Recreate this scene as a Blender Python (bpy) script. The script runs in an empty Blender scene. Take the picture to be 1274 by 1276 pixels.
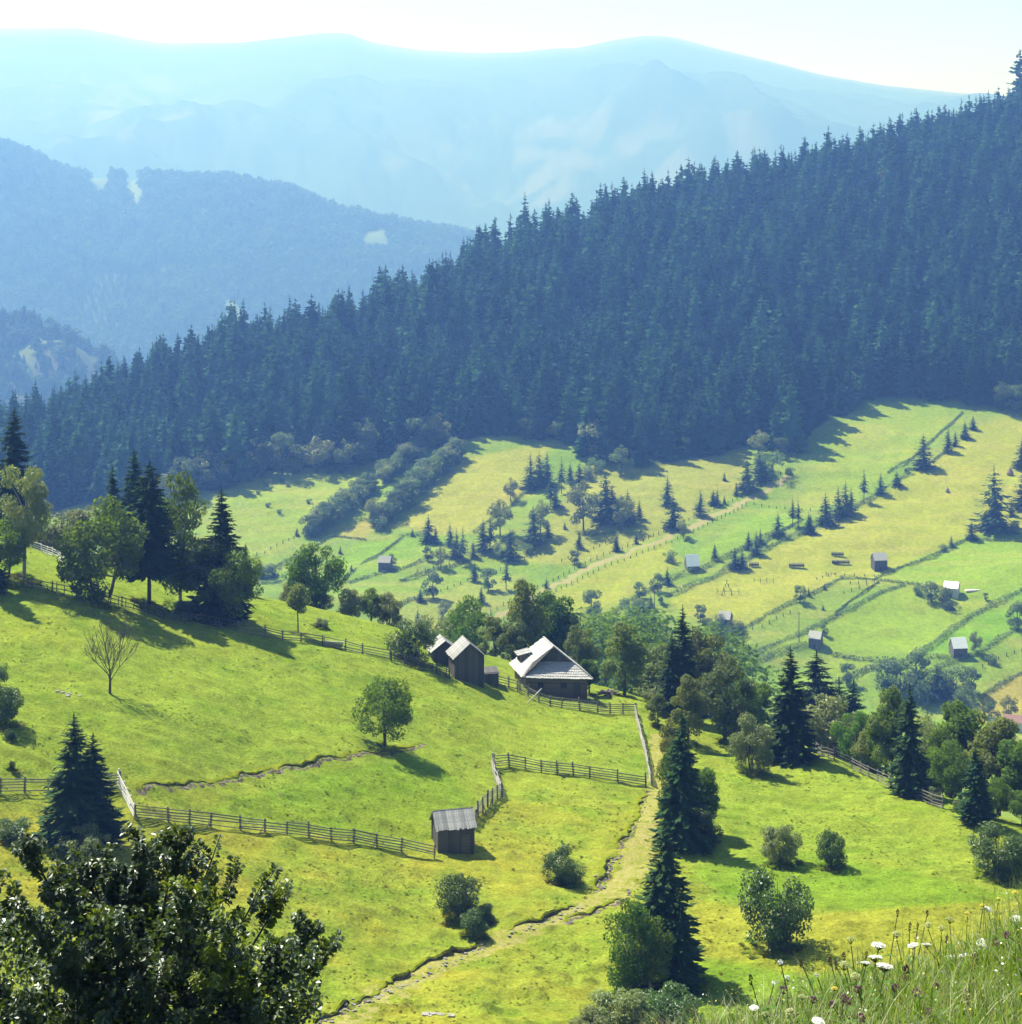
import bpy, math, random
import numpy as np
from mathutils import Vector

# ---------------------------------------------------------------- camera, sky, sun, exposure
S = bpy.context.scene
COL = S.collection
F, CU, HV = 2221.0, 637.0, 230.0          # focal length in photo pixels, image centre column, horizon row

cam = bpy.data.cameras.new('camera')
cam.sensor_fit = 'HORIZONTAL'
cam.sensor_width = 36.0
cam.lens = 36.0 * F / 1274.0
cam.shift_y = -(638.0 - HV) / 1274.0
cam.clip_start = 0.1
cam.clip_end = 30000.0
cam_ob = bpy.data.objects.new('camera', cam)
cam_ob.location = (0, 0, 0)
cam_ob.rotation_euler = (math.radians(90), 0, 0)
COL.objects.link(cam_ob)
S.camera = cam_ob

SUN_EL, SUN_AZ = math.radians(56.0), math.radians(-51.0)    # azimuth clockwise from +Y
SUN_DIR = Vector((math.sin(SUN_AZ) * math.cos(SUN_EL), math.cos(SUN_AZ) * math.cos(SUN_EL), math.sin(SUN_EL)))
w = bpy.data.worlds.new('World')
S.world = w
w.use_nodes = True
wn = w.node_tree
bg = wn.nodes['Background']
sky = wn.nodes.new('ShaderNodeTexSky')
sky.sky_type = 'NISHITA'
sky.sun_disc = False
sky.sun_elevation = SUN_EL
sky.sun_rotation = SUN_AZ
sky.altitude = 900
sky.air_density = 1.0
sky.dust_density = 1.5
sky.ozone_density = 1.0
wn.links.new(sky.outputs['Color'], bg.inputs['Color'])
bg.inputs['Strength'].default_value = 0.055

sl = bpy.data.lights.new('sun', 'SUN')
sl.energy = 5.0
sl.angle = math.radians(0.53)
sl.color = (0.84, 0.89, 1.0)      # above the air; the haze below takes the blue out again and warms it
so = bpy.data.objects.new('sun', sl)
so.rotation_euler = (-SUN_DIR).to_track_quat('-Z', 'Y').to_euler()
COL.objects.link(so)

S.view_settings.view_transform = 'Standard'
try:
    S.view_settings.look = 'None'
except TypeError:
    pass
S.view_settings.gamma = 1.0
S.view_settings.use_curve_mapping = False
S.view_settings.exposure = 1.5
S.render.engine = 'CYCLES'
S.cycles.volume_bounces = 0
S.cycles.max_bounces = 8
S.cycles.transparent_max_bounces = 8
S.cycles.use_denoising = True
S.cycles.caustics_reflective = False
S.cycles.caustics_refractive = False

R = random.Random(11)
NR = np.random.default_rng(5)

# ---------------------------------------------------------------- object helpers
def link(o, parent=None):
    COL.objects.link(o)
    if parent is not None:
        o.parent = parent
    return o

def tag(o, label=None, cat=None, group=None, kind=None):
    if label: o['label'] = label
    if cat: o['category'] = cat
    if group: o['group'] = group
    if kind: o['kind'] = kind
    return o

def empty(name, loc, rz=0.0, scale=None):
    o = bpy.data.objects.new(name, None)
    o.location = loc
    o.rotation_euler = (0, 0, rz)
    o.empty_display_size = 0.5
    if scale is not None:
        o.scale = scale
    return link(o)

def obj(name, mesh, parent=None, loc=None, rot=None, scale=None):
    o = bpy.data.objects.new(name, mesh)
    if loc is not None: o.location = loc
    if rot is not None: o.rotation_euler = rot
    if scale is not None: o.scale = scale
    return link(o, parent)

def mesh_np(name, verts, faces, mats=(), midx=None, smooth=False):
    """faces: list of (M,k) arrays or one array."""
    if isinstance(faces, np.ndarray):
        faces = [faces]
    faces = [f for f in faces if len(f)]
    me = bpy.data.meshes.new(name)
    verts = np.asarray(verts, dtype=np.float32)
    me.vertices.add(len(verts))
    me.vertices.foreach_set('co', verts.ravel())
    loops = np.concatenate([f.ravel() for f in faces]).astype(np.int32)
    sizes = np.concatenate([np.full(len(f), f.shape[1]) for f in faces]).astype(np.int32)
    starts = np.concatenate([[0], np.cumsum(sizes)[:-1]]).astype(np.int32)
    me.loops.add(len(loops))
    me.loops.foreach_set('vertex_index', loops)
    me.polygons.add(len(sizes))
    me.polygons.foreach_set('loop_start', starts)
    for m in mats:
        me.materials.append(m)
    if midx is not None:
        me.polygons.foreach_set('material_index', np.asarray(midx, dtype=np.int32))
    me.polygons.foreach_set('use_smooth', np.full(len(sizes), bool(smooth)))
    me.update(calc_edges=True)
    me.validate()
    return me

class MB:
    """collects boxes, tubes and quads into one mesh"""
    def __init__(self):
        self.v, self.q, self.t, self.n = [], [], [], 0
    def add(self, verts, quads=None, tris=None):
        verts = np.asarray(verts, dtype=float)
        if quads is not None and len(quads): self.q.append(np.asarray(quads) + self.n)
        if tris is not None and len(tris): self.t.append(np.asarray(tris) + self.n)
        self.v.append(verts)
        self.n += len(verts)
    def box(self, x0, y0, z0, x1, y1, z1):
        v = [(x0,y0,z0),(x1,y0,z0),(x1,y1,z0),(x0,y1,z0),(x0,y0,z1),(x1,y0,z1),(x1,y1,z1),(x0,y1,z1)]
        self.add(v, BOXQ)
    def hexa(self, v8):
        self.add(v8, BOXQ)
    def slab(self, poly, n, th):
        """a flat polygon given thickness th along -n"""
        p = [Vector(a) for a in poly]
        n = Vector(n).normalized() * th
        k = len(p)
        vs = [tuple(a) for a in p] + [tuple(a - n) for a in p]
        self.add(vs, [(i, i + k, (i + 1) % k + k, (i + 1) % k) for i in range(k)], [(0, i, i + 1) for i in range(1, k - 1)] + [(k, k + i + 1, k + i) for i in range(1, k - 1)])
    def tube(self, pts, rad, sides=6, cap=True):
        pts = [Vector(p) for p in pts]
        vs, k = [], len(pts)
        for i, p in enumerate(pts):
            d = (pts[min(i + 1, k - 1)] - pts[max(i - 1, 0)])
            if d.length < 1e-9: d = Vector((0, 0, 1))
            d.normalize()
            a = d.orthogonal().normalized() if abs(d.z) > .95 else d.cross(Vector((0, 0, 1))).normalized()
            b = d.cross(a)
            r = rad[i] if hasattr(rad, '__len__') else rad
            for j in range(sides):
                th = 2 * math.pi * j / sides
                vs.append(tuple(p + (a * math.cos(th) + b * math.sin(th)) * r))
        qs = [(i*sides + j, i*sides + (j+1) % sides, (i+1)*sides + (j+1) % sides, (i+1)*sides + j) for i in range(k-1) for j in range(sides)]
        ts = []
        if cap:
            o = (k-1)*sides
            ts = [(o, o+j, o+j+1) for j in range(1, sides-1)]
        self.add(vs, qs, ts)
    def mesh(self, name, mats=(), smooth=False, midx=None):
        f = []
        if self.q: f.append(np.concatenate(self.q))
        if self.t: f.append(np.concatenate(self.t))
        return mesh_np(name, np.concatenate(self.v), f, mats, midx, smooth)
BOXQ = [(0,3,2,1),(4,5,6,7),(0,1,5,4),(1,2,6,5),(2,3,7,6),(3,0,4,7)]

# ---------------------------------------------------------------- materials
def new_mat(name):
    m = bpy.data.materials.new(name)
    m.use_nodes = True
    nt = m.node_tree
    p = nt.nodes['Principled BSDF']
    return m, nt, p, nt.nodes['Material Output']

def N(nt, typ, **kw):
    n = nt.nodes.new(typ)
    for k, v in kw.items():
        setattr(n, k, v)
    return n

def noise(nt, scale, detail=3.0, rough=0.55, vec=None, dist=0.0):
    n = N(nt, 'ShaderNodeTexNoise')
    n.inputs['Scale'].default_value = scale
    n.inputs['Detail'].default_value = detail
    n.inputs['Roughness'].default_value = rough
    n.inputs['Distortion'].default_value = dist
    if vec is not None: nt.links.new(vec, n.inputs['Vector'])
    return n.outputs['Fac']

def ramp(nt, fac, stops):
    r = N(nt, 'ShaderNodeValToRGB')
    e = r.color_ramp.elements
    while len(e) < len(stops): e.new(0.5)
    for k, (pos, c) in enumerate(stops):
        e[k].position = pos
        e[k].color = (c[0], c[1], c[2], 1) if hasattr(c, '__len__') else (c, c, c, 1)
    nt.links.new(fac, r.inputs['Fac'])
    return r.outputs['Color']

def mixc(nt, fac, a, b, mode='MIX'):
    m = N(nt, 'ShaderNodeMix', data_type='RGBA', blend_type=mode)
    for sock, v in ((0, fac), (6, a), (7, b)):
        if hasattr(v, 'is_linked') or hasattr(v, 'node'):
            nt.links.new(v, m.inputs[sock])
        elif sock == 0:
            m.inputs[0].default_value = v
        else:
            m.inputs[sock].default_value = (v[0], v[1], v[2], 1)
    return m.outputs[2]

def math_n(nt, op, a, b=None):
    m = N(nt, 'ShaderNodeMath', operation=op)
    for k, v in ((0, a), (1, b)):
        if v is None: continue
        if hasattr(v, 'node'): nt.links.new(v, m.inputs[k])
        else: m.inputs[k].default_value = v
    return m.outputs[0]

def leaf_mat(name, c1, c2, rough=0.5, transl=0.3, tcol=None, spec=0.4, objvar=0.35, scale=1.2):
    """leaf or needle: two tones by noise, brightness differing from plant to plant, light passing through"""
    m, nt, p, out = new_mat(name)
    pos = N(nt, 'ShaderNodeNewGeometry').outputs['Position']
    col = mixc(nt, noise(nt, scale, 3, .6, pos), c1, c2)
    rnd = N(nt, 'ShaderNodeObjectInfo').outputs['Random']
    k = N(nt, 'ShaderNodeMapRange')
    nt.links.new(rnd, k.inputs['Value'])
    k.inputs['To Min'].default_value = 1 - objvar
    k.inputs['To Max'].default_value = 1 + objvar
    hs = N(nt, 'ShaderNodeHueSaturation')
    nt.links.new(k.outputs[0], hs.inputs['Value'])
    h2 = N(nt, 'ShaderNodeMapRange')
    nt.links.new(math_n(nt, 'FRACT', math_n(nt, 'MULTIPLY', rnd, 7.3)), h2.inputs['Value'])
    h2.inputs['To Min'].default_value = 0.485
    h2.inputs['To Max'].default_value = 0.515
    nt.links.new(h2.outputs[0], hs.inputs['Hue'])
    nt.links.new(col, hs.inputs['Color'])
    nt.links.new(hs.outputs[0], p.inputs['Base Color'])
    p.inputs['Roughness'].default_value = rough
    p.inputs['Specular IOR Level'].default_value = spec
    if transl > 0:
        tr = N(nt, 'ShaderNodeBsdfTranslucent')
        tc = mixc(nt, 1.0, hs.outputs[0], tcol or (1.6, 1.5, .7), 'MULTIPLY')
        nt.links.new(tc, tr.inputs['Color'])
        mx = N(nt, 'ShaderNodeMixShader')
        mx.inputs[0].default_value = transl
        nt.links.new(p.outputs[0], mx.inputs[1])
        nt.links.new(tr.outputs[0], mx.inputs[2])
        nt.links.new(mx.outputs[0], out.inputs['Surface'])
    return m

def wood_mat(name, c1, c2, stretch=(6, 6, .8), rough=0.75, objvar=.25, spec=.3):
    m, nt, p, out = new_mat(name)
    tc = N(nt, 'ShaderNodeTexCoord').outputs['Object']
    mp = N(nt, 'ShaderNodeMapping')
    mp.inputs['Scale'].default_value = stretch
    nt.links.new(tc, mp.inputs['Vector'])
    f = noise(nt, 1.6, 5, .65, mp.outputs[0])
    col = ramp(nt, f, [(.28, c1), (.72, c2)])
    rnd = N(nt, 'ShaderNodeObjectInfo').outputs['Random']
    k = N(nt, 'ShaderNodeMapRange')
    nt.links.new(rnd, k.inputs['Value'])
    k.inputs['To Min'].default_value = 1 - objvar
    k.inputs['To Max'].default_value = 1 + objvar
    hs = N(nt, 'ShaderNodeHueSaturation')
    nt.links.new(k.outputs[0], hs.inputs['Value'])
    nt.links.new(col, hs.inputs['Color'])
    nt.links.new(hs.outputs[0], p.inputs['Base Color'])
    p.inputs['Roughness'].default_value = rough
    p.inputs['Specular IOR Level'].default_value = spec
    b = N(nt, 'ShaderNodeBump')
    b.inputs['Strength'].default_value = .4
    b.inputs['Distance'].default_value = .02
    nt.links.new(f, b.inputs['Height'])
    nt.links.new(b.outputs[0], p.inputs['Normal'])
    return m

def flat_mat(name, c, rough=.7, var=.2, scale=8, spec=.3, transl=0):
    return leaf_mat(name, [x * (1 - var) for x in c], [x * (1 + var) for x in c], rough, transl, (1.1, 1.1, 1), spec, .12, scale)

M = {}
M['spruce'] = leaf_mat('spruce_needles', (.014, .038, .013), (.044, .084, .022), .85, .12, (1.2, 1.5, .5), .08, .35, .7)
M['spruce_far'] = leaf_mat('forest_needles', (.018, .042, .022), (.045, .080, .034), .9, .06, (1.3, 1.5, .7), .08, .45, .25)
M['leaf'] = leaf_mat('broad_leaves', (.040, .086, .012), (.120, .190, .024), .6, .52, (1.9, 1.8, .45), .12, .25, .8)
M['leaf_pale'] = leaf_mat('pale_leaves', (.12, .155, .045), (.20, .23, .075), .5, .36, (1.4, 1.35, .6), .35, .2, .8)
M['leaf_yellow'] = leaf_mat('yellowing_leaves', (.070, .125, .014), (.165, .205, .022), .6, .48, (1.6, 1.4, .5), .4, .2, .6)
M['leaf_rust'] = leaf_mat('rusty_leaves', (.045, .095, .014), (.140, .155, .022), .6, .46, (1.5, 1.2, .5), .4, .2, .5)
M['leaf_bush'] = leaf_mat('glossy_bush_leaves', (.034, .066, .014), (.085, .135, .026), .42, .36, (1.8, 1.8, .5), .35, .2, 1.5)
M['forest'] = leaf_mat('forest_canopy', (.012, .044, .024), (.056, .122, .052), 1.0, .18, (1.3, 1.5, .7), .0, .6, .10)
M['dying'] = leaf_mat('dying_needles', (.10, .055, .035), (.19, .11, .07), 1.0, .1, (1.2, 1, .7), .0, .1, .2)
M['leaf_far'] = leaf_mat('distant_leaves', (.045, .090, .028), (.110, .160, .050), .6, .38, (1.5, 1.5, .6), .4, .35, .4)
M['leaf_fore'] = leaf_mat('near_tree_leaves', (.022, .048, .010), (.060, .105, .020), .42, .28, (2.4, 2.2, .45), .75, .1, 1.6)
M['leaf_yellow_fore'] = leaf_mat('yellow_green_near_leaves', (.10, .165, .014), (.19, .25, .02), .35, .35, (1.4, 1.4, .4), .5, .1, 1.6)
M['bark'] = wood_mat('bark', (.035, .026, .020), (.085, .066, .050), (4, 4, 1))
M['bark_pale'] = wood_mat('birch_bark', (.20, .18, .15), (.50, .47, .42), (3, 3, 5))
M['twig'] = wood_mat('bare_twigs', (.060, .045, .035), (.12, .095, .07), (3, 3, 1))
M['wall'] = wood_mat('weathered_planks', (.045, .040, .036), (.125, .114, .102), (7, 7, .5))
M['log'] = wood_mat('log_wall', (.080, .062, .048), (.17, .14, .11), (.5, 5, 6))
M['roof'] = wood_mat('silvered_roof_boards', (.17, .165, .155), (.36, .35, .335), (6, 1, 1), .85, .3, .1)
M['shingle'] = wood_mat('silvered_shingles', (.27, .26, .245), (.48, .465, .44), (3, 3, 3), .85, .2, .1)
M['metal'] = wood_mat('pale_sheet_roof', (.70, .70, .68), (.82, .82, .80), (1, 1, 1), .4, .1, .5)
M['redroof'] = wood_mat('red_roof', (.17, .085, .07), (.26, .14, .115), (2, 2, 2), .6, .1)
M['plaster'] = wood_mat('pale_wall', (.5, .47, .42), (.62, .6, .55), (1, 1, 1), .8, .1)
M['dark'] = wood_mat('dark_opening', (.012, .011, .010), (.03, .027, .024))
M['fence'] = wood_mat('weathered_rail', (.075, .066, .056), (.24, .22, .19), (2, 6, 6), .65, .35)
M['fence_pale'] = wood_mat('bleached_rail', (.36, .34, .31), (.62, .60, .56), (2, 6, 6), .6, .25)
M['fence_mid'] = wood_mat('sunbleached_rail', (.14, .125, .105), (.36, .335, .30), (2, 6, 6), .65, .35)
M['leaf_wood'] = leaf_mat('distant_wood_leaves', (.035, .075, .030), (.070, .115, .045), .9, .15, (1.3, 1.3, .6), .05, .35, .1)
M['hay'] = wood_mat('old_hay', (.16, .12, .075), (.30, .23, .14), (3, 3, 3), .9, .2)
M['stone'] = wood_mat('pale_stone', (.13, .12, .10), (.30, .28, .25), (3, 3, 3), .85, .2)
M['soil'] = wood_mat('bare_soil', (.045, .033, .022), (.11, .085, .058), (1.5, 1.5, 1.5), .95, .2)
HAZE_COL, HAZE_DENS, HAZE_G = (.15, .335, 1.0, 1), 3.0e-4, 0.3
# ---------------------------------------------------------------- the ground: one sheet through feature lines, near to far
def Z(z, y):                       # image row of a height z at distance y
    return HV - z / y * F

def line(pts):                     # (u, row, distance)
    a = np.array(pts, dtype=float)
    return (a[:, 0], a[:, 1], a[:, 2])

def zl(pts):                       # (u, z, distance)
    return line([(u, Z(z, y), y) for u, z, y in pts])

U_ = (-420, -100, 200, 500, 800, 1000, 1274, 1700)
def const(z, y):
    return zl([(u, z, y) for u in U_])

crest = line([(-420,570,258),(20,677,262),(120,702,264),(240,731,266),(330,743,268),(480,776,270),(560,802,272),(650,832,273),(780,863,268),(830,880,262),
              (930,911,250),(1000,929,240),(1100,968,224),(1230,1012,206),(1400,1072,192),(1700,1145,182)])
def after(base, dy, dz):
    u, v, y = base
    z = -(v - HV) / F * y
    return (u, HV - (z + dz) / (y + dy) * F, y + dy)

ridge = line([(-420,578,800),(0,568,800),(60,550,800),(130,520,800),(200,488,810),(290,454,820),(400,448,840),(470,424,860),(540,400,880),(600,357,900),(700,322,930),
              (800,291,960),(900,267,990),(1000,242,1015),(1100,217,1035),(1200,194,1050),(1274,163,1060),(1700,-10,1100)])
midcrest = line([(-420,90,3900),(-100,165,3900),(0,188,3900),(40,198,3900),(70,218,3900),(110,222,3900),(200,226,3900),(300,231,3900),(370,252,3900),(430,283,3900),(520,293,3900),(600,306,3900),
                 (700,345,3900),(800,400,3900),(1274,450,3900),(1700,450,3900)])
farcrest = line([(-420,40,9000),(-100,38,9000),(0,35,9000),(95,34,9000),(130,40,9000),(160,47,9000),(205,54,9000),(300,53,9000),(350,47,9000),(400,41,9000),(435,41,9000),(460,52,9000),(520,62,9000),(600,66,9000),(650,65,9000),
                 (690,60,9000),(720,60,9000),(770,49,9000),(805,44,9000),(840,46,9000),(900,62,9000),(960,76,9000),(1020,92,9000),(1100,106,9000),(1200,116,9000),(1274,121,9000),(1700,140,9000)])
small_hill = line([(-420,330,2100),(-100,380,2100),(0,400,2100),(40,402,2100),(70,412,2100),(105,432,2100),(140,458,2100),(180,490,2100),(240,545,2100),(320,600,2100),(1700,600,2100)])

LINES = [
    (const(-1.7, 1.0), 3),
    (zl([(-420,-5.6,9),(0,-5.3,9),(500,-5.0,9),(750,-4.55,9),(880,-4.33,9),(1000,-4.2,9),(1130,-4.07,9),(1200,-4.08,9.2),(1274,-4.0,9.5),(1400,-3.85,10),(1700,-3.6,10)]), 26),
    (const(-11.5, 16), 6),
    (const(-20, 32), 6),
    (const(-48, 90), 8),
    (zl([(-420,-56,131),(0,-60.8,132),(250,-64.6,137),(500,-66.7,140),(800,-67,140),(1274,-66.2,140),(1700,-65,140)]), 10),
    (zl([(-420,-51.5,160),(0,-57.5,162),(250,-63.5,168),(500,-68.6,174),(750,-70,175),(1000,-70,173),(1274,-69,162),(1700,-68,155)]), 110),
    (zl([(-420,-49,190),(0,-53.3,191),(137,-56.0,194),(300,-60.5,198),(480,-65.2,203),(640,-69,205),(800,-70.8,206),(1000,-71.9,202),(1150,-71,190),(1274,-70.5,181),(1700,-69.5,168)]), 80),
    (crest, 80),
    (after(crest, 22, -9), 8),
    (after(crest, 90, -42), 6),
    (const(-149, 470), 8),
    (const(-131, 575), 80),
    (const(-114, 660), 70),
    (zl([(-420,-110,730),(0,-110,730),(200,-108,730),(400,-101,730),(600,-97,730),(900,-97,730),(1274,-97,730),(1700,-97,730)]), 50),
    (ridge, 30),
    (after(ridge, 120, -45), 5),
    (const(-290, 1700), 4),
    (small_hill, 22),
    (const(-400, 2500), 4),
    (const(-330, 3000), 4),
    (midcrest, 36),
    (after(midcrest, 500, -120), 4),
    (line([(-420,310,5600),(0,290,5600),(200,285,5600),(400,290,5600),(600,300,5600),(800,280,5600),(1000,260,5600),(1274,280,5600),(1700,280,5600)]), 10),
    (farcrest, 80),
    (after(farcrest, 1600, -320), 4),
]

ua = np.concatenate([np.linspace(-420, -60, 26)[:-1], np.linspace(-60, 1334, 400)[:-1], np.linspace(1334, 1700, 26)])
A = (ua - CU) / F
KL = len(LINES)
SC = 1.45                                  # the far side of the valley and all beyond it stand this much farther off
for k in range(11, KL):
    LINES[k] = ((LINES[k][0][0], LINES[k][0][1], LINES[k][0][2] * SC), LINES[k][1])
LV, LY = [], []
def smooth_u(x, n):
    k = np.ones(n) / n
    p = np.pad(x, n, mode='edge')
    return np.convolve(p, k, 'same')[n:-n]
for i, ((u, v, y), _) in enumerate(LINES):
    vv, yy = np.interp(ua, u, v), np.interp(ua, u, np.log(y))
    sm = 5 if i in (15, 21, 24, 18) else 13
    for _k in range(2):
        vv, yy = smooth_u(vv, sm), smooth_u(yy, sm)
    LV.append(vv); LY.append(yy)
LT = (HV - np.array(LV)) / F
LY = np.array(LY)

def pchip_slopes(x, y):
    h = np.diff(x, axis=0); d = np.diff(y, axis=0) / h
    m = np.zeros_like(y)
    w1 = 2 * h[1:] + h[:-1]; w2 = h[1:] + 2 * h[:-1]
    same = (d[:-1] * d[1:]) > 0
    with np.errstate(divide='ignore', invalid='ignore'):
        hm = (w1 + w2) / (w1 / d[:-1] + w2 / d[1:])
    m[1:-1] = np.where(same, hm, 0)
    m[0], m[-1] = d[0], d[-1]
    return m
MS = pchip_slopes(LY, LT)
rows_y, rows_t, rows_s = [], [], []
for k in range(KL - 1):
    n = LINES[k + 1][1]
    x0, x1, t0, t1 = LY[k], LY[k + 1], LT[k], LT[k + 1]
    h = x1 - x0
    for j in range(n):
        s = j / n
        h00, h10, h01, h11 = 2*s**3 - 3*s**2 + 1, s**3 - 2*s**2 + s, -2*s**3 + 3*s**2, s**3 - s**2
        rows_y.append(x0 + s * h)
        rows_t.append(h00 * t0 + h10 * h * MS[k] + h01 * t1 + h11 * h * MS[k + 1])
        rows_s.append(k + s)
rows_y.append(LY[-1]); rows_t.append(LT[-1]); rows_s.append(KL - 1)
GY = np.exp(np.array(rows_y)); GT = np.array(rows_t); GS = np.array(rows_s)
GX = GY * A[None, :]
GZ = GT * GY

def hash2(ix, iy, seed):
    n = (ix.astype(np.int64) * 374761393 + iy.astype(np.int64) * 668265263 + seed * 974634777) & 0xffffffff
    n = ((n ^ (n >> 13)) * 1274126177) & 0xffffffff
    return ((n ^ (n >> 16)) & 0xffff) / 65535.0
def vnoise(x, y, seed=0):
    ix, iy = np.floor(x), np.floor(y)
    fx, fy = x - ix, y - iy
    fx, fy = fx*fx*(3 - 2*fx), fy*fy*(3 - 2*fy)
    a, b = hash2(ix, iy, seed), hash2(ix + 1, iy, seed)
    c, d = hash2(ix, iy + 1, seed), hash2(ix + 1, iy + 1, seed)
    return (a*(1-fx) + b*fx)*(1-fy) + (c*(1-fx) + d*fx)*fy
def fbm(x, y, seed=0, oct=4):
    s, a, tot = 0, 1.0, 0
    for o in range(oct):
        s = s + a * vnoise(x * 2**o, y * 2**o, seed + o); tot += a; a *= .5
    return s / tot

def band(s, a, b, c, d):
    return np.clip((s - a) / max(b - a, 1e-6), 0, 1) * np.clip((d - s) / max(d - c, 1e-6), 0, 1)
SS = np.repeat(GS[:, None], len(A), 1)
near = band(SS, 4.3, 5.0, 7.85, 8.3)
bump = fbm(GX / 9, GY / 9, 3, 3) - .5
hum = np.clip(fbm(GX / 2.2, GY / 1.7, 17, 3) - .55, 0, 1)
GZ = GZ + near * (bump * 1.5 + hum * 1.7 * (.3 + .7 * np.clip((1080 - (HV - GT * F)) / -140, 0, 1)) + (fbm(GX / 1.1, GY / .9, 31, 2) - .5) * .24 + (fbm(GX / 5.5, GY / 1.3, 37, 2) - .5) * .42)
farm = band(SS, 10.6, 11.2, 13.6, 14.2)
GZ = GZ + farm * ((fbm(GX / 60, GY / 45, 41, 3) - .5) * 7 + (fbm(GX / 9, GY / 7, 45, 3) - .5) * 1.6)
FX, FYY = GX / SC / 1.05, GY / SC / 1.05
fm = band(SS, 22.6, 23.1, 23.3, 23.85)
rel = np.abs(fbm(FX / 1500 + FYY / 3800, FYY / 2600 - FX / 5200, 52, 4) - .5) * 2
GZ = GZ + fm * SC * 1.15 * ((.5 - rel) * 420 + (.5 - np.abs(fbm(FX / 420 + FYY / 1800, FYY / 900, 57, 4) - .5) * 2) * 130 + (fbm(FX / 70, FYY / 150, 58, 3) - .5) * 30)
mm = band(SS, 19.5, 20.2, 20.75, 21.0)
GZ = GZ + mm * (fbm(FX / 60, FYY / 90, 67, 3) - .5) * 40 + mm * SC * 1.2 * ((.5 - np.abs(fbm(FX / 420 + FYY / 2000, FYY / 900, 61, 3) - .5) * 2) * 90)
hm = band(SS, 17.1, 17.6, 17.9, 18.0)
GZ = GZ + hm * SC * (fbm(FX / 60, FYY / 80, 63, 3) - .5) * 40
kn = band(SS, 0, .4, .9, 1.2)
GZ = GZ + kn * (fbm(GX / .5, GY / .5, 71, 3) - .5) * .16
GT2 = GZ / GY
GV = HV - GT2 * F
GUm = np.repeat(ua[None, :], len(GS), 0)

def gz(x, y):
    a = x / y
    f = np.interp(a, A, np.arange(len(A)))
    i = min(int(f), len(A) - 2); w_ = f - i
    return (1 - w_) * np.interp(y, GY[:, i], GZ[:, i]) + w_ * np.interp(y, GY[:, i + 1], GZ[:, i + 1])
def hit(u, v, ymin=60.0):
    """the point of the ground that row v, column u of the photograph shows"""
    f = np.interp(u, ua, np.arange(len(ua)))
    i = min(int(f), len(ua) - 2); w_ = f - i
    y = GY[:, i] * (1 - w_) + GY[:, i + 1] * w_
    t = GT2[:, i] * (1 - w_) + GT2[:, i + 1] * w_
    tt = (HV - v) / F
    idx = np.nonzero((t[1:] >= tt) & (t[:-1] < tt) & (y[1:] > ymin))[0]
    j = idx[0] if len(idx) else int(np.argmin(np.abs(t - tt) + (y < ymin) * 9))
    k = (tt - t[j]) / (t[j + 1] - t[j]) if len(idx) else 0
    yy = y[j] + k * (y[j + 1] - y[j])
    a = (u - CU) / F
    return Vector((a * yy, yy, gz(a * yy, yy)))
def at(u, y):
    x = (u - CU) / F * y
    return Vector((x, y, gz(x, y)))

def inpoly(px, py, poly):
    r = np.zeros(px.shape, bool)
    n = len(poly)
    for i in range(n):
        x1, y1 = poly[i]; x2, y2 = poly[(i + 1) % n]
        if y1 == y2: continue
        c = ((y1 > py) != (y2 > py)) & (px < (x2 - x1) * (py - y1) / (y2 - y1) + x1)
        r ^= c
    return r

def soft(m, n=4):
    m = m.astype(float)
    for _ in range(n):
        m[1:-1, 1:-1] = (m[1:-1, 1:-1] * 2 + m[:-2, 1:-1] + m[2:, 1:-1] + m[1:-1, :-2] + m[1:-1, 2:]) / 6
    return m
# ground cover colours (albedo) by the kind of land
C = np.zeros(GZ.shape + (3,))
def mixin(mask, col):
    global C
    m = mask[..., None]
    C = C * (1 - m) + np.array(col) * m
C[:] = (.075, .110, .026)
n1 = fbm(GX / 14, GY / 14, 101, 4); n2 = fbm(GX / 3.1, GY / 3.1, 111, 4); n3 = fbm(GX / 40, GY / 40, 121, 3)
nearc = band(SS, 3.5, 4.2, 8.2, 8.8)
mixin(nearc, (.166, .220, .024))
dry = np.clip((n1 - .46) * 4, 0, 1) * .5 + np.clip((n2 - .5) * 4, 0, 1) * .35
low = np.clip((GV - 960) / 90, 0, 1) * np.clip((900 - GUm) / 60, 0, 1)
mixin(nearc * np.clip(dry * (.32 + .75 * low) + .26 * low, 0, 1), (.235, .220, .024))
mixin(nearc * np.clip((.42 - n2) * 5, 0, 1) * .55, (.098, .168, .011))
wet = inpoly(GUm, GV, [(250,1010),(420,960),(530,940),(600,1000),(520,1060),(330,1030)]) | inpoly(GUm, GV, [(860,1080),(1000,1060),(1200,1100),(1274,1120),(1100,1140),(900,1120)]) | inpoly(GUm, GV, [(860,1200),(960,1190),(1080,1220),(1100,1290),(860,1290)])
mixin(nearc * soft(wet) * .5, (.105, .195, .011))
mown = inpoly(GUm, GV, [(860,1120),(1000,1140),(1274,1120),(1274,1200),(1000,1215),(870,1190)])
mixin(nearc * soft(mown) * .6, (.245, .225, .024))
soilm = np.clip((hum - .17) * 9, 0, 1) * np.clip((fbm(GX / .8, GY / .8, 131, 3) - .52) * 6, 0, 1)
mixin(nearc * soilm * .7 * (.35 + .65 * low), (.095, .075, .035))
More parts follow.
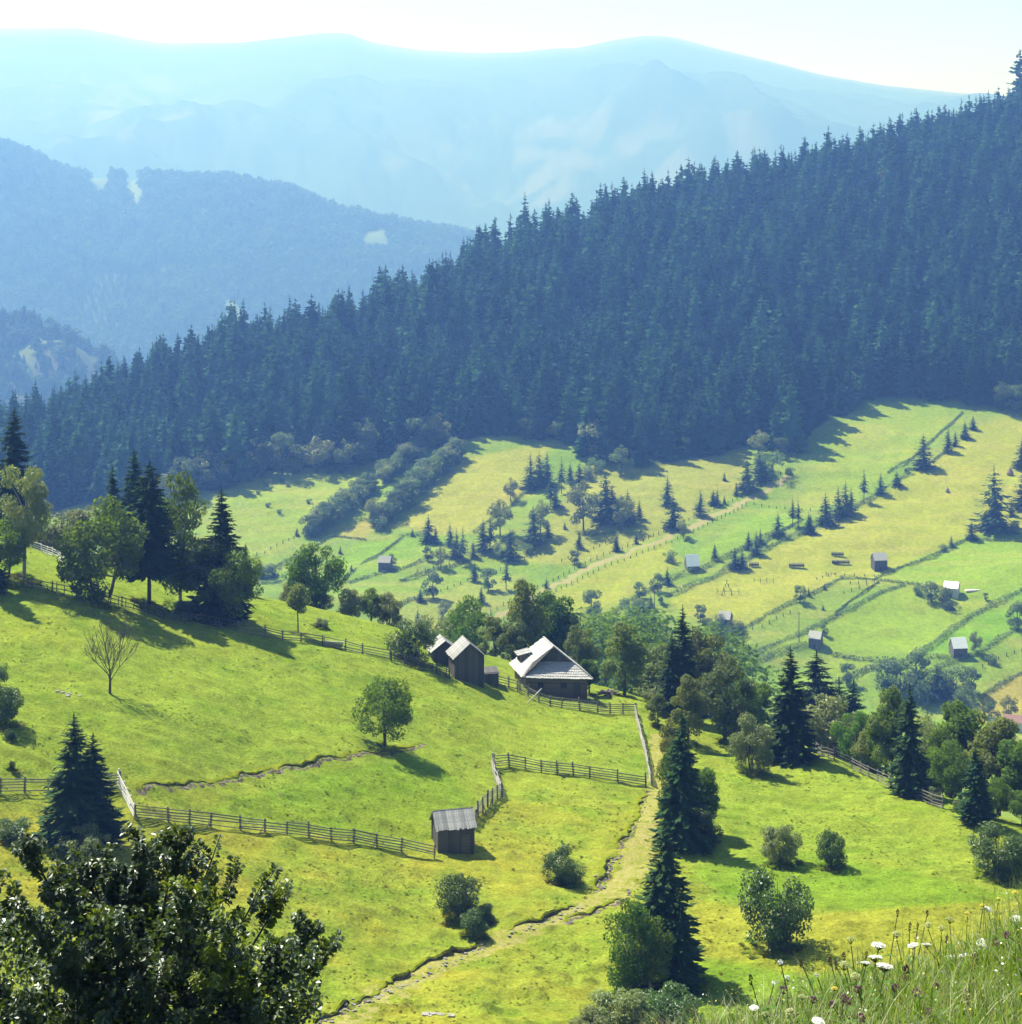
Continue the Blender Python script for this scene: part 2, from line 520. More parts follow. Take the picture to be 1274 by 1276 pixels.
# far slope meadows
fc = band(SS, 8.8, 9.4, 14.2, 14.6)
mixin(fc, (0.127, 0.201, 0.021))
mixin(fc * np.clip((n3 - .45) * 4, 0, 1) * .3, (0.187, 0.220, 0.032))
mixin(fc * np.clip((n1 - .5) * 4, 0, 1) * .2, (0.233, 0.220, 0.043))
FIELDS = [
    ([(500,652),(575,572),(690,550),(655,612),(602,660),(540,668)], (0.279, 0.238, 0.057)),
    ([(240,600),(450,585),(560,552),(455,620),(385,665),(330,705),(250,690)], (0.193, 0.226, 0.040)),
    ([(740,565),(930,560),(930,610),(840,660),(770,690),(715,705),(640,700),(690,640)], (0.233, 0.207, 0.062)),
    ([(700,730),(770,697),(830,672),(850,700),(740,772),(640,790)], (0.253, 0.238, 0.038)),
    ([(850,700),(960,632),(1000,650),(905,695)], (0.160, 0.232, 0.025)),
    ([(990,640),(1050,530),(1110,500),(1200,512),(1150,565),(1105,590),(1060,625)], (0.193, 0.232, 0.032)),
    ([(832,748),(1000,668),(1090,622),(1180,562),(1215,530),(1274,520),(1400,520),(1400,640),(1205,668),(1090,720),(1050,720),(930,783),(860,770)], (0.266, 0.238, 0.043)),
    ([(1090,722),(1205,672),(1400,680),(1400,720),(1236,753),(1146,728)], (0.173, 0.244, 0.025)),
    ([(917,822),(1000,790),(1127,728),(1180,740),(1236,753),(1149,812),(1040,812),(1004,802)], (0.187, 0.238, 0.028)),
    ([(1149,812),(1274,734),(1400,690),(1400,780),(1245,795),(1208,816)], (0.114, 0.226, 0.017)),
    ([(1040,820),(1115,822),(1060,850),(960,850)], (0.173, 0.226, 0.038)),
    ([(1274,838),(1245,853),(1223,869),(1215,900),(1400,930),(1400,800)], (0.300, 0.201, 0.090)),
    ([(420,740),(540,712),(640,690),(620,720),(560,740),(470,760)], (0.160, 0.213, 0.033)),
    ([(470,770),(600,720),(660,715),(640,750),(560,790)], (0.206, 0.207, 0.062)),
    ([(415,668),(452,674),(470,656),(465,640)], (0.266, 0.201, 0.081)),
    ([(452,674),(540,668),(560,680),(500,708),(440,724),(400,715)], (0.140, 0.226, 0.023)),
]
for poly, c in FIELDS:
    mixin(fc * soft(inpoly(GUm, GV, poly), 3) * .62, [c[0] * .98, c[1] * 1.06, c[2] * .6])
mixin(fc * np.clip((fbm(GX / 34, GY / 6, 141, 4) - .5) * 4, 0, 1) * .28, (0.299, 0.244, 0.062))
# forest floor, mid ridge, mountains
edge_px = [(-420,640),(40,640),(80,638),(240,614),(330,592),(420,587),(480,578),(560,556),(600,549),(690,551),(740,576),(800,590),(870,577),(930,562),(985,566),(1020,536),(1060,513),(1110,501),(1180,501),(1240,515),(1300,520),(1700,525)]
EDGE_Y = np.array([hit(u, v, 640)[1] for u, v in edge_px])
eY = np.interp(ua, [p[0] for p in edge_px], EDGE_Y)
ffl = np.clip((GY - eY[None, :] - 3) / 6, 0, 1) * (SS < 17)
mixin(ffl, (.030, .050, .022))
mixin(np.clip((SS - 17) / .3, 0, 1), (.045, .068, .030))
bare = np.clip((fbm(FX / 70, FYY / 90, 151, 4) - .47) * 7, 0, 1)
mixin(band(SS, 17.1, 17.3, 17.98, 18.0) * bare, (.085, .115, .04))
quarry = inpoly(GUm, GV, [(38,462),(60,430),(120,462),(135,480),(60,490)])
mixin(band(SS, 17.0, 17.2, 18, 18.1) * soft(quarry) * .9, (.095, .088, .08))
clear_mid = inpoly(GUm, GV, [(108,222),(118,204),(140,214),(128,234)]) | inpoly(GUm, GV, [(155,214),(172,216),(182,242),(165,262),(158,240)]) | inpoly(GUm, GV, [(448,290),(478,284),(486,302),(455,304)]) | inpoly(GUm, GV, [(272,368),(290,372),(318,408),(300,415),(284,392)]) | inpoly(GUm, GV, [(235,408),(260,412),(255,425)])
mixin(band(SS, 20, 20.05, 21.1, 21.3) * soft(clear_mid, 3) * .9, (.125, .175, .06))
fmc = np.clip((SS - 22.3) / .3, 0, 1)
mixin(fmc, (.026, .050, .032))
pale = np.clip((fbm(FX / 120 + FYY / 700, FYY / 120 - FX / 600, 161, 5) - .48) * 6, 0, 1)
ledge = np.clip((rel - .35) * 2.5, 0, 1)
zone = (inpoly(GUm, GV, [(60,100),(150,90),(305,85),(260,130),(150,200),(60,180)]) * 1.0 + inpoly(GUm, GV, [(430,230),(560,150),(700,135),(860,120),(1000,165),(900,230),(600,290)]) * 1.0)
mixin(fmc * np.clip(pale * (.15 + .85 * soft(zone, 12)), 0, 1) * .42, (.16, .155, .10))
topg = np.clip((SS - 23.86) / .08, 0, 1) * np.clip((fbm(FX / 900, FYY / 900, 171, 3) - .38) * 5, 0, 1)
mixin(fmc * topg * .45, (.24, .18, .11))
C = C * (0.90 + .2 * fbm(GX / 6, GY / 6, 181, 3))[..., None]

nr, nc_ = GZ.shape
idx = np.arange(nr * nc_).reshape(nr, nc_)
quads = np.stack([idx[:-1, :-1].ravel(), idx[:-1, 1:].ravel(), idx[1:, 1:].ravel(), idx[1:, :-1].ravel()], 1)

gm, nt, p, out = new_mat('ground_cover')
attr = N(nt, 'ShaderNodeAttribute', attribute_name='cover')
pos = N(nt, 'ShaderNodeNewGeometry').outputs['Position']
fine = noise(nt, 3.2, 6, .72, pos)
mid = noise(nt, .55, 5, .65, pos)
big = noise(nt, .06, 4, .6, pos)
k1 = ramp(nt, fine, [(.25, .50), (.5, 1.0), (.75, 1.5)])
k2 = ramp(nt, mid, [(.3, .74), (.7, 1.22)])
col = mixc(nt, 1.0, attr.outputs['Color'], k1, 'MULTIPLY')
col = mixc(nt, 1.0, col, k2, 'MULTIPLY')
spk = noise(nt, 7.0, 3, .6, pos)
col = mixc(nt, math_n(nt, 'MULTIPLY', ramp(nt, spk, [(.60, 0.0), (.70, 1.0)]), .35), col, (.045, .080, .014))
nt.links.new(col, p.inputs['Base Color'])
p.inputs['Roughness'].default_value = .85
p.inputs['Specular IOR Level'].default_value = 0.0
b = N(nt, 'ShaderNodeBump')
b.inputs['Strength'].default_value = .85
b.inputs['Distance'].default_value = .22
nt.links.new(math_n(nt, 'ADD', fine, math_n(nt, 'MULTIPLY', mid, 1.6)), b.inputs['Height'])
nt.links.new(b.outputs[0], p.inputs['Normal'])

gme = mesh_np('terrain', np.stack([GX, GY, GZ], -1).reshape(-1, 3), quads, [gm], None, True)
ca = gme.color_attributes.new('cover', 'FLOAT_COLOR', 'POINT')
ca.data.foreach_set('color', np.concatenate([C, np.ones(C.shape[:2] + (1,))], -1).astype(np.float32).ravel())
terrain = obj('terrain', gme)
tag(terrain, kind='structure')
# ---------------------------------------------------------------- plants: meshes of unit height, shared between alike trees
def unit(v):
    return v / np.maximum(np.linalg.norm(v, axis=-1, keepdims=True), 1e-9)

def rhombs(c, d, n, l, w_):
    """leaf-shaped quads at c along d, facing n"""
    s = unit(np.cross(n, d))
    l = np.asarray(l)[:, None]; w_ = np.asarray(w_)[:, None]
    v = np.stack([c - d*l*.5, c + s*w_*.5 + d*l*.05, c + d*l*.5, c - s*w_*.5 + d*l*.05], 1)
    return v.reshape(-1, 3), np.arange(len(c) * 4).reshape(-1, 4)

def spruce_mesh(name, seed, whorls, per, sprays, width=.17, bare=.06, ragged=.25, crownmat='spruce', trunk_too=False, split=True, power=.85):
    g = np.random.default_rng(seed)
    C_, D_, N_, L_, W_ = [], [], [], [], []
    for i in range(whorls):
        f = (i + g.uniform(-.3, .3)) / whorls                       # 0 bottom, 1 top
        f = min(max(f, 0), .985)
        h = bare + (1 - bare) * f
        rad = width * (1 - f) ** power * (1.0 if f > .08 else .72 + 3.5 * f) + .006
        for j in range(max(3, int(per * (.55 + .6 * (1 - f))))):
            th = g.uniform(0, 2 * math.pi)
            r = rad * g.uniform(1 - ragged, 1 + ragged * .6)
            droop = g.uniform(.25, .55) * (1 - f * .9) - .30 * f
            hh = h + g.uniform(-.5, .5) / whorls
            dirh = np.array([math.cos(th), math.sin(th), 0.0])
            side = np.array([-math.sin(th), math.cos(th), 0.0])
            for k in range(sprays):
                s = (k + .6) / sprays
                base = dirh * r * s + np.array([0, 0, hh - droop * r * s * (1.25 - .45 * s)])
                sg = 1 if k % 2 else -1
                d = dirh * .62 + side * sg * g.uniform(.35, .95) * (1.15 - s) + np.array([0, 0, g.uniform(-.55, -.05)])
                if k == sprays - 1: d = dirh + np.array([0, 0, .12])
                C_.append(base); D_.append(d)
                N_.append((np.array([g.uniform(-.5, .5), g.uniform(-.5, .5), 1.0]) + dirh * .3) if sprays > 3 else (dirh * 1.0 + np.array([0, 0, .55]) + g.normal(size=3) * .25))
                ln = r * g.uniform(.42, .70) * (1.25 - .5 * s) * (1 if sprays > 3 else 1.5)
                L_.append(ln); W_.append(ln * (.40 if sprays > 3 else .78))
    # leader shoot
    for k in range(4):
        C_.append(np.array([0, 0, .975 + .008 * k])); D_.append(np.array([g.uniform(-.25, .25), g.uniform(-.25, .25), 1.0]))
        N_.append(np.array([math.cos(k * 1.6), math.sin(k * 1.6), .1])); L_.append(.05); W_.append(.008)
    v, q = rhombs(np.array(C_), unit(np.array(D_)), unit(np.array(N_)), np.array(L_), np.array(W_))
    t = MB()
    t.tube([(0, 0, -.04), (0, 0, .3), (0, 0, .7), (0, 0, .97)], [.016, .012, .007, .002], 6)
    if split:
        return mesh_np(name + '_crown', v, q, [M[crownmat]]), t.mesh(name + '_trunk', [M['bark']])
    tv = np.concatenate(t.v); tq = np.concatenate(t.q)
    return mesh_np(name, np.concatenate([v, tv]), np.concatenate([q, tq + len(v)]), [M[crownmat], M['bark']], np.concatenate([np.zeros(len(q)), np.ones(len(tq))])), None

def broad_mesh(name, seed, n, leaf, centre=.60, rx=.36, rz=.40, nclump=26, clump=.13, mat='leaf', trunk_r=.022, trunk_h=.3, barkmat='bark', split=True, taper=0.0, stems=1, hang=0.0, asp=.62):
    g = np.random.default_rng(seed)
    cl = []
    while len(cl) < nclump:
        p = g.normal(size=3); p /= np.linalg.norm(p)
        p *= g.uniform(.3, 1.03) ** .6
        z = centre + p[2] * rz
        k = 1 - taper * max(0, p[2])
        cl.append((p[0] * rx * k, p[1] * rx * k, z, clump * g.uniform(.6, 1.35) * (k ** .5)))
    cl = np.array(cl)
    wgt = cl[:, 3] ** 2; wgt /= wgt.sum()
    ci = g.choice(len(cl), n, p=wgt)
    dirs = unit(g.normal(size=(n, 3)))
    rr = cl[ci, 3] * g.uniform(.25, 1, n) ** .45
    sc = np.array([1, 1, .8])
    c = cl[ci, :3] + dirs * rr[:, None] * sc
    nr_ = unit(dirs * .6 + np.array([0, 0, .55]) + g.normal(size=(n, 3)) * .55)
    d = unit(np.cross(nr_, g.normal(size=(n, 3))) + np.array([0, 0, -.3 - hang]))
    l = leaf * g.uniform(.6, 1.35, n)
    v, q = rhombs(c, d, nr_, l, l * asp)
    t = MB()
    top = centre
    for s in range(stems):
        off = g.normal(size=2) * (.03 if stems > 1 else .008)
        lean = g.normal(size=2) * (.10 if stems > 1 else .02)
        mid_ = (off[0] + lean[0] * .4, off[1] + lean[1] * .4, trunk_h)
        topp = (off[0] + lean[0], off[1] + lean[1], top)
        r0 = trunk_r / (stems ** .5)
        t.tube([(off[0], off[1], -.05), mid_, topp, (topp[0], topp[1], centre + rz * .75)], [r0 * 1.25, r0, r0 * .6, r0 * .15], 6)
        for k in range(max(3, int(9 / stems))):
            e = cl[g.integers(len(cl))]
            f = g.uniform(.15, .8)
            st = np.array(mid_) * (1 - f) + np.array(topp) * f
            me_ = (st + e[:3]) / 2 + np.array([0, 0, .02])
            t.tube([tuple(st), tuple(me_), tuple(e[:3])], [r0 * .5, r0 * .3, r0 * .08], 4)
    if split:
        return mesh_np(name + '_crown', v, q, [M[mat]]), t.mesh(name + '_trunk', [M[barkmat]])
    tv = np.concatenate(t.v); tq = np.concatenate(t.q)
    return mesh_np(name, np.concatenate([v, tv]), np.concatenate([q, tq + len(v)]), [M[mat], M[barkmat]], np.concatenate([np.zeros(len(q)), np.ones(len(tq))])), None

PROTO = {}
for k in range(3):
    PROTO['spruce_near%d' % k] = spruce_mesh('near_spruce', 40 + k, 50, 11, 11, (.215, .25, .20)[k], (.03, .04, .12)[k], .30, power=(.75, .8, .62)[k])
for k in range(4):
    PROTO['spruce_mid%d' % k] = spruce_mesh('meadow_spruce', 60 + k, 24, 10, 4, (.285, .335, .26, .36)[k], (.05, .02, .14, .01)[k], .28, 'spruce_far', power=(.8, .8, .75, .65)[k])
PROTO['spruce_bare'] = spruce_mesh('bare_stemmed_spruce', 47, 42, 13, 11, .21, .25, .28, power=.6)
PROTO['spruce_pole'] = spruce_mesh('tall_stemmed_spruce', 70, 16, 8, 4, .27, .36, .3, 'spruce_far', power=1.0)
FOREST = [spruce_mesh('forest_spruce', 80 + k, 21, 10, 3, (.19, .22, .175, .20, .235, .18)[k], .02, .22, 'forest', split=False, power=(.72, .66, .8, .62, .7, .75)[k])[0] for k in range(6)]

PROTO['round0'] = broad_mesh('round_tree', 1, 11500, .037, .54, .42, .45, 44, .14, 'leaf', .028, .13, stems=2)
PROTO['round1'] = broad_mesh('field_tree', 2, 9500, .036, .58, .41, .40, 48, .14, 'leaf', .024, .26)
PROTO['tall0'] = broad_mesh('tall_tree', 3, 9425, 0.0294, .56, .21, .43, 34, .10, 'leaf', .018, .2, taper=.35)
PROTO['tall1'] = broad_mesh('tall_yellowing_tree', 4, 9425, 0.0294, .54, .25, .45, 36, .10, 'leaf_yellow', .018, .18, taper=.4)
PROTO['birch0'] = broad_mesh('birch', 5, 8700, 0.0239, .55, .19, .44, 36, .085, 'leaf_pale', .013, .25, 'bark_pale', taper=.4, hang=.9, asp=.45)
PROTO['birch1'] = broad_mesh('green_birch', 6, 8700, 0.0258, .55, .20, .44, 36, .09, 'leaf', .013, .25, 'bark_pale', taper=.35, hang=.8, asp=.5)
PROTO['rust0'] = broad_mesh('rusty_tree', 7, 8700, 0.0313, .55, .29, .44, 34, .11, 'leaf_rust', .02, .2, taper=.3)
PROTO['bush0'] = broad_mesh('round_bush', 8, 7250, 0.0506, .50, .47, .48, 30, .20, 'leaf_bush', .03, .1, stems=4)
PROTO['bush1'] = broad_mesh('spreading_bush', 9, 7540, 0.0460, .50, .55, .44, 32, .19, 'leaf_bush', .03, .1, stems=5)
PROTO['willow'] = broad_mesh('pale_willow', 10, 9425, 0.0414, .52, .50, .46, 34, .17, 'leaf_pale', .03, .15, stems=3)
PROTO['bushpale'] = broad_mesh('pale_bush', 11, 7250, 0.0460, .50, .48, .47, 30, .17, 'leaf_pale', .03, .1, stems=4)
PROTO['slender'] = broad_mesh('slender_young_tree', 19, 2600, .045, .70, .20, .29, 18, .11, 'leaf_yellow', .012, .45)
PROTO['far_round'] = broad_mesh('distant_round_tree', 12, 2400, .058, .56, .38, .42, 18, .16, 'leaf_far', .03, .15)
PROTO['far_tall'] = broad_mesh('distant_tall_tree', 13, 2000, .050, .54, .22, .45, 18, .13, 'leaf_far', .02, .15, taper=.4)
PROTO['far_bush'] = broad_mesh('distant_bush', 14, 2000, .075, .45, .55, .46, 16, .24, 'leaf_far', .03, .1, stems=3)
PROTO['far_pale'] = broad_mesh('distant_pale_tree', 15, 2200, .052, .54, .34, .44, 18, .15, 'leaf_pale', .02, .15)
FAR_WOOD_ROUND = broad_mesh('distant_leafy_tree', 16, 420, .15, .5, .40, .46, 14, .2, 'leaf_wood', .03, .15, split=False)[0]

def tree(kind, name, u, v, hpx, label, cat, group=None, y=None, wide=1.0, small=False, rz=None):
    """one tree with its foot where the photograph shows it (or at distance y), hpx rows tall"""
    p = hit(u, v) if y is None else at(u, y)
    if y is not None:
        # height so that its top shows at row v - hpx
        H = p.y * (HV - (v - hpx)) / F - p.z
    else:
        H = hpx / F * p.y
    cm, tm = PROTO[kind]
    e = empty(name, (p.x, p.y, p.z - .02), R.uniform(0, 6.28) if rz is None else rz, (H * wide, H * wide, H))
    tag(e, label, cat, group)
    obj('crown', cm, e)
    obj('trunk', tm, e)
    return e

# ---------------------------------------------------------------- the spruce forest on the far slope
pts = []
g = np.random.default_rng(77)
fi = lambda u, arr: np.interp(u, ua, arr)
rY = np.exp(LY[15])
cell = 7.1 * SC
for yy in np.arange(640 * SC, 1130 * SC, cell):
    for xx in np.arange(-.46 * yy, .46 * yy, cell):
        x = xx + g.uniform(-.45, .45) * cell; y = yy + g.uniform(-.45, .45) * cell
        u = CU + F * x / y
        if u < -330 or u > 1560: continue
        if y < np.interp(u, ua, eY) + 4 or y > np.interp(u, ua, rY) + 45: continue
        pts.append((x, y, u))
TALL = [(472, 1.30), (541, 1.0), (288, 1.12), (415, 1.05), (808, 1.1), (1271, 1.75), (582, 1.15)]
trees_f = []
for x, y, u in pts:
    z = gz(x, y)
    lowleft = np.clip((u - 100) / 400, 0, 1)
    H = SC * (20.0 + 5.5 * lowleft) * g.uniform(.62, 1.34)
    if g.random() < .07: H *= 1.2
    trees_f.append([x, y, z, H, u])
ry = np.interp([t[4] for t in trees_f], ua, rY)
for uu, k in TALL:
    best = min((t for t, r_ in zip(trees_f, ry) if abs(t[1] - r_) < 20), key=lambda t: abs(t[4] - uu))
    best[3] = 28 * SC * k
ef = np.interp([t[4] for t in trees_f], ua, eY)
score = []
for t, e_ in zip(trees_f, ef):
    inview = -20 < t[4] < 1294
    front = max(0, 1 - (t[1] - e_) / 50)
    score.append((t[3] / t[1] * (1 + .9 * front)) if inview else 0)
for t, r_, k in zip(trees_f, ry, range(len(score))):
    if abs(t[1] - r_) < 10 and -20 < t[4] < 1294: score[k] += .008
order = sorted(range(len(trees_f)), key=lambda k: -score[k])
single = set(order[:295])
protos = {}
for k in order[:295]:
    x, y, z, H, u = trees_f[k]
    m_ = R.randrange(6)
    o = obj('forest_spruce', FOREST[m_], None, (x, y, z - .3), (0, 0, R.uniform(0, 6.28)), (H * R.uniform(.9, 1.15),) * 2 + (H,))
    tag(o, 'dark blue-green spruce of the dense forest covering the slope above the meadows', 'spruce', 'forest spruces on the far slope')
    protos.setdefault(m_, o)

def scatter(name, pos_, sx, sz, rot, idx_, sources, kind='stuff'):
    """one object whose points carry copies of the source plants"""
    me = bpy.data.meshes.new(name)
    pos_ = np.asarray(pos_, dtype=np.float32)
    me.vertices.add(len(pos_))
    me.vertices.foreach_set('co', pos_.ravel())
    for an, typ, arr in (('wid', 'FLOAT', sx), ('hei', 'FLOAT', sz), ('turn', 'FLOAT', rot), ('pick', 'INT', idx_)):
        at_ = me.attributes.new(an, typ, 'POINT')
        at_.data.foreach_set('value', np.asarray(arr, dtype=np.int32 if typ == 'INT' else np.float32))
    o = obj(name, me)
    ng = bpy.data.node_groups.new(name + '_scatter', 'GeometryNodeTree')
    ng.interface.new_socket('Geometry', in_out='INPUT', socket_type='NodeSocketGeometry')
    ng.interface.new_socket('Geometry', in_out='OUTPUT', socket_type='NodeSocketGeometry')
    gi, go = ng.nodes.new('NodeGroupInput'), ng.nodes.new('NodeGroupOutput')
    m2p = ng.nodes.new('GeometryNodeMeshToPoints')
    ng.links.new(gi.outputs[0], m2p.inputs[0])
    iop = ng.nodes.new('GeometryNodeInstanceOnPoints')
    jn = ng.nodes.new('GeometryNodeJoinGeometry')
    for s in sources:
        oi = ng.nodes.new('GeometryNodeObjectInfo')
        oi.inputs['Object'].default_value = s
        oi.inputs['As Instance'].default_value = False
        gt = ng.nodes.new('GeometryNodeGeometryToInstance')
        ng.links.new(oi.outputs['Geometry'], gt.inputs[0])
        ng.links.new(gt.outputs[0], jn.inputs[0])
    def attr_(n, typ):
        a = ng.nodes.new('GeometryNodeInputNamedAttribute')
        a.data_type = typ
        a.inputs['Name'].default_value = n
        return [s for s in a.outputs if s.enabled][0]
    cx = ng.nodes.new('ShaderNodeCombineXYZ')
    ng.links.new(attr_('wid', 'FLOAT'), cx.inputs[0]); ng.links.new(cx.inputs[0].links[0].from_socket, cx.inputs[1])
    ng.links.new(attr_('hei', 'FLOAT'), cx.inputs[2])
    cr = ng.nodes.new('ShaderNodeCombineXYZ')
    ng.links.new(attr_('turn', 'FLOAT'), cr.inputs[2])
    ng.links.new(m2p.outputs[0], iop.inputs['Points'])
    ng.links.new(jn.outputs[0], iop.inputs['Instance'])
    iop.inputs['Pick Instance'].default_value = True
    ng.links.new(attr_('pick', 'INT'), iop.inputs['Instance Index'])
    ng.links.new(cr.outputs[0], iop.inputs['Rotation'])
    ng.links.new(cx.outputs[0], iop.inputs['Scale'])
    ng.links.new(iop.outputs[0], go.inputs[0])
    md = o.modifiers.new('scatter', 'NODES')
    md.node_group = ng
    tag(o, kind=kind)
    return o

# pale leafy trees along the foot of the forest and scattered in it
LEAFY = [(300,590,42),(322,588,50),(352,586,46),(395,582,40),(428,580,34),(452,574,58),(520,556,36),(512,530,30),(548,552,40),(600,535,30),(655,548,26),(690,548,24),(742,560,40),(775,585,34),(230,612,40),(205,622,34),(262,604,46),(150,560,34),(118,530,28),(60,545,36),(20,520,30),(232,500,22),(340,528,24),(1050,500,42),(985,545,30),(1250,512,40),(1268,514,34),(945,560,26)]
for k, (u, v, h) in enumerate(LEAFY):
    if v > 550: v += 7; h += 6
    p = hit(u, v, 640)
    H = h / F * p.y
    e = empty('leafy_tree', (p.x, p.y, p.z - .2), R.uniform(0, 6), (H * 1.1, H * 1.1, H))
    tag(e, 'pale green leafy tree among the dark spruces along the foot of the forest', 'tree', 'leafy trees at the foot of the forest')
    cm, tm = PROTO[('far_pale', 'far_tall', 'far_round', 'far_pale')[k % 4]]
    obj('crown', cm, e); obj('trunk', tm, e)
p = hit(1100, 262, 640)
o = obj('dying_spruce', spruce_mesh('dying_spruce', 99, 19, 9, 3, .2, .03, .3, 'dying', split=False, power=.75)[0], None, (p.x, p.y, p.z - .3), None, (36, 36, 33))
tag(o, 'single rusty reddish dying spruce high in the dark forest', 'spruce')
free = [trees_f[k] for k in range(len(trees_f)) if k not in single]
src = [protos[k] for k in sorted(protos)]
g = np.random.default_rng(3)
scatter('forest', [(t[0], t[1], t[2] - .3) for t in free], [t[3] * g.uniform(.9, 1.18) for t in free], [t[3] for t in free], g.uniform(0, 6.28, len(free)), g.integers(0, len(src), len(free)), src)

# the wood on the hazy ridge and on the quarry hill: far too many to count
wm = obj('leafy_tree', FAR_WOOD_ROUND, None)
p = hit(412, 582, 640)
wm.location = p; wm.scale = (13, 13, 13)
tag(wm, 'pale green leafy tree among the dark spruces along the foot of the forest', 'tree', 'leafy trees at the foot of the forest')
mp, ms, mi = [], [], []
g = np.random.default_rng(21)
for yy in np.arange(2980 * SC, 3990 * SC, 16.0):
    for xx in np.arange(-.36 * yy, .10 * yy, 15.0):
        x, y = xx + g.uniform(-7, 7), yy + g.uniform(-7, 7)
        u = CU + F * x / y
        if u < -160 or u > 900: continue
        z = gz(x, y); v = HV - z / y * F
        cu = np.array([u] * 3); cv = np.array([v, v - 8, v - 15])
        bad = any(inpoly(cu, cv, pl).any() for pl in ([(106,224),(118,204),(142,214),(130,236)], [(155,214),(172,216),(182,242),(165,262),(158,240)], [(448,290),(478,284),(488,304),(452,306)], [(272,368),(290,372),(320,410),(300,417),(282,392)]))
        if bad: continue
        leafy = fbm(np.array([x / 270]), np.array([y / 270]), 33, 3)[0] > .64
        mp.append((x, y, z - .5)); ms.append(SC * g.uniform(18, 32) * (.62 if leafy else 1.0)); mi.append(0 if leafy else g.integers(1, 4))
g2 = np.random.default_rng(22)
ms = np.array(ms); mi = np.array(mi)
scatter('ridge_forest', mp, ms * np.where(mi == 0, 1.25, 1.1), ms, g2.uniform(0, 6.28, len(mp)), mi, [wm] + src[:3])
hp, hs, hi = [], [], []
g = np.random.default_rng(23)
for yy in np.arange(1760 * SC, 2140 * SC, 12.0):
    for xx in np.arange(-.46 * yy, -.12 * yy, 13.0):
        x, y = xx + g.uniform(-4, 4), yy + g.uniform(-4, 4)
        u = CU + F * x / y
        z = gz(x, y); v = HV - z / y * F
        d = fbm(np.array([x / 85]), np.array([y / 85]), 35, 3)[0]
        keep = d > .52 or (u > 125)
        if inpoly(np.array([u]), np.array([v]), [(30,464),(55,424),(122,462),(137,484),(60,496)])[0]: keep = g.random() < .38
        if not keep: continue
        leafy = g.random() < .4
        hp.append((x, y, z - .3)); hs.append(SC * g.uniform(12, 22) * (.6 if leafy else 1.0)); hi.append(0 if leafy else g.integers(1, 4))
hs = np.array(hs); hi = np.array(hi)
open('/tmp/dbg.txt','w').write(str((len(hp), hp[:3], float(GZ[GS.searchsorted(18.0)].max()))))
print('hill pts', len(hp), hp[:2], 'first u', [CU + F * q[0] / q[1] for q in hp[:5]])
scatter('quarry_hill_wood', hp, hs * np.where(hi == 0, 1.2, 1.1), hs, g2.uniform(0, 6.28, len(hp)), hi, [wm] + src[:3])
# ---------------------------------------------------------------- plank buildings of the homestead
UNIT = MB(); UNIT.box(-.5, -.5, -.5, .5, .5, .5)
BOXMESH = {}
def boxmesh(mat):
    if mat not in BOXMESH:
        BOXMESH[mat] = UNIT.mesh('plank', [M[mat]])
    return BOXMESH[mat]

def bar(name, mat, parent, a, b, wid, th, roll=0.0):
    """a board, rail or log from a to b"""
    a, b = Vector(a), Vector(b)
    d = b - a
    o = obj(name, boxmesh(mat), parent)
    q = d.to_track_quat('X', 'Z')
    o.rotation_mode = 'QUATERNION'
    o.rotation_quaternion = q
    o.location = (a + b) / 2
    o.scale = (d.length, th, wid)
    return o

def wall_planks(parent, mat, x0, x1, y, h0, hfun, pw, axis='x', out=-1, th=.03):
    """upright planks, each an object; hfun gives the top along the wall"""
    n = max(2, int(round((x1 - x0) / pw)))
    step = (x1 - x0) / n
    for i in range(n):
        c = x0 + (i + .5) * step
        o = obj('plank', boxmesh(mat), parent)
        top = hfun(c) - R.uniform(0, .06)
        bot = h0 - R.uniform(0, .05)
        wd = step - R.uniform(.012, .035)
        off = y + out * R.uniform(0, .025)
        if axis == 'x':
            o.location = (c, off, (top + bot) / 2); o.scale = (wd, th, top - bot)
        else:
            o.location = (off, c, (top + bot) / 2); o.scale = (th, wd, top - bot)
        o.rotation_euler = (0, 0, R.uniform(-.03, .03)) if axis == 'x' else (0, 0, R.uniform(-.03, .03))

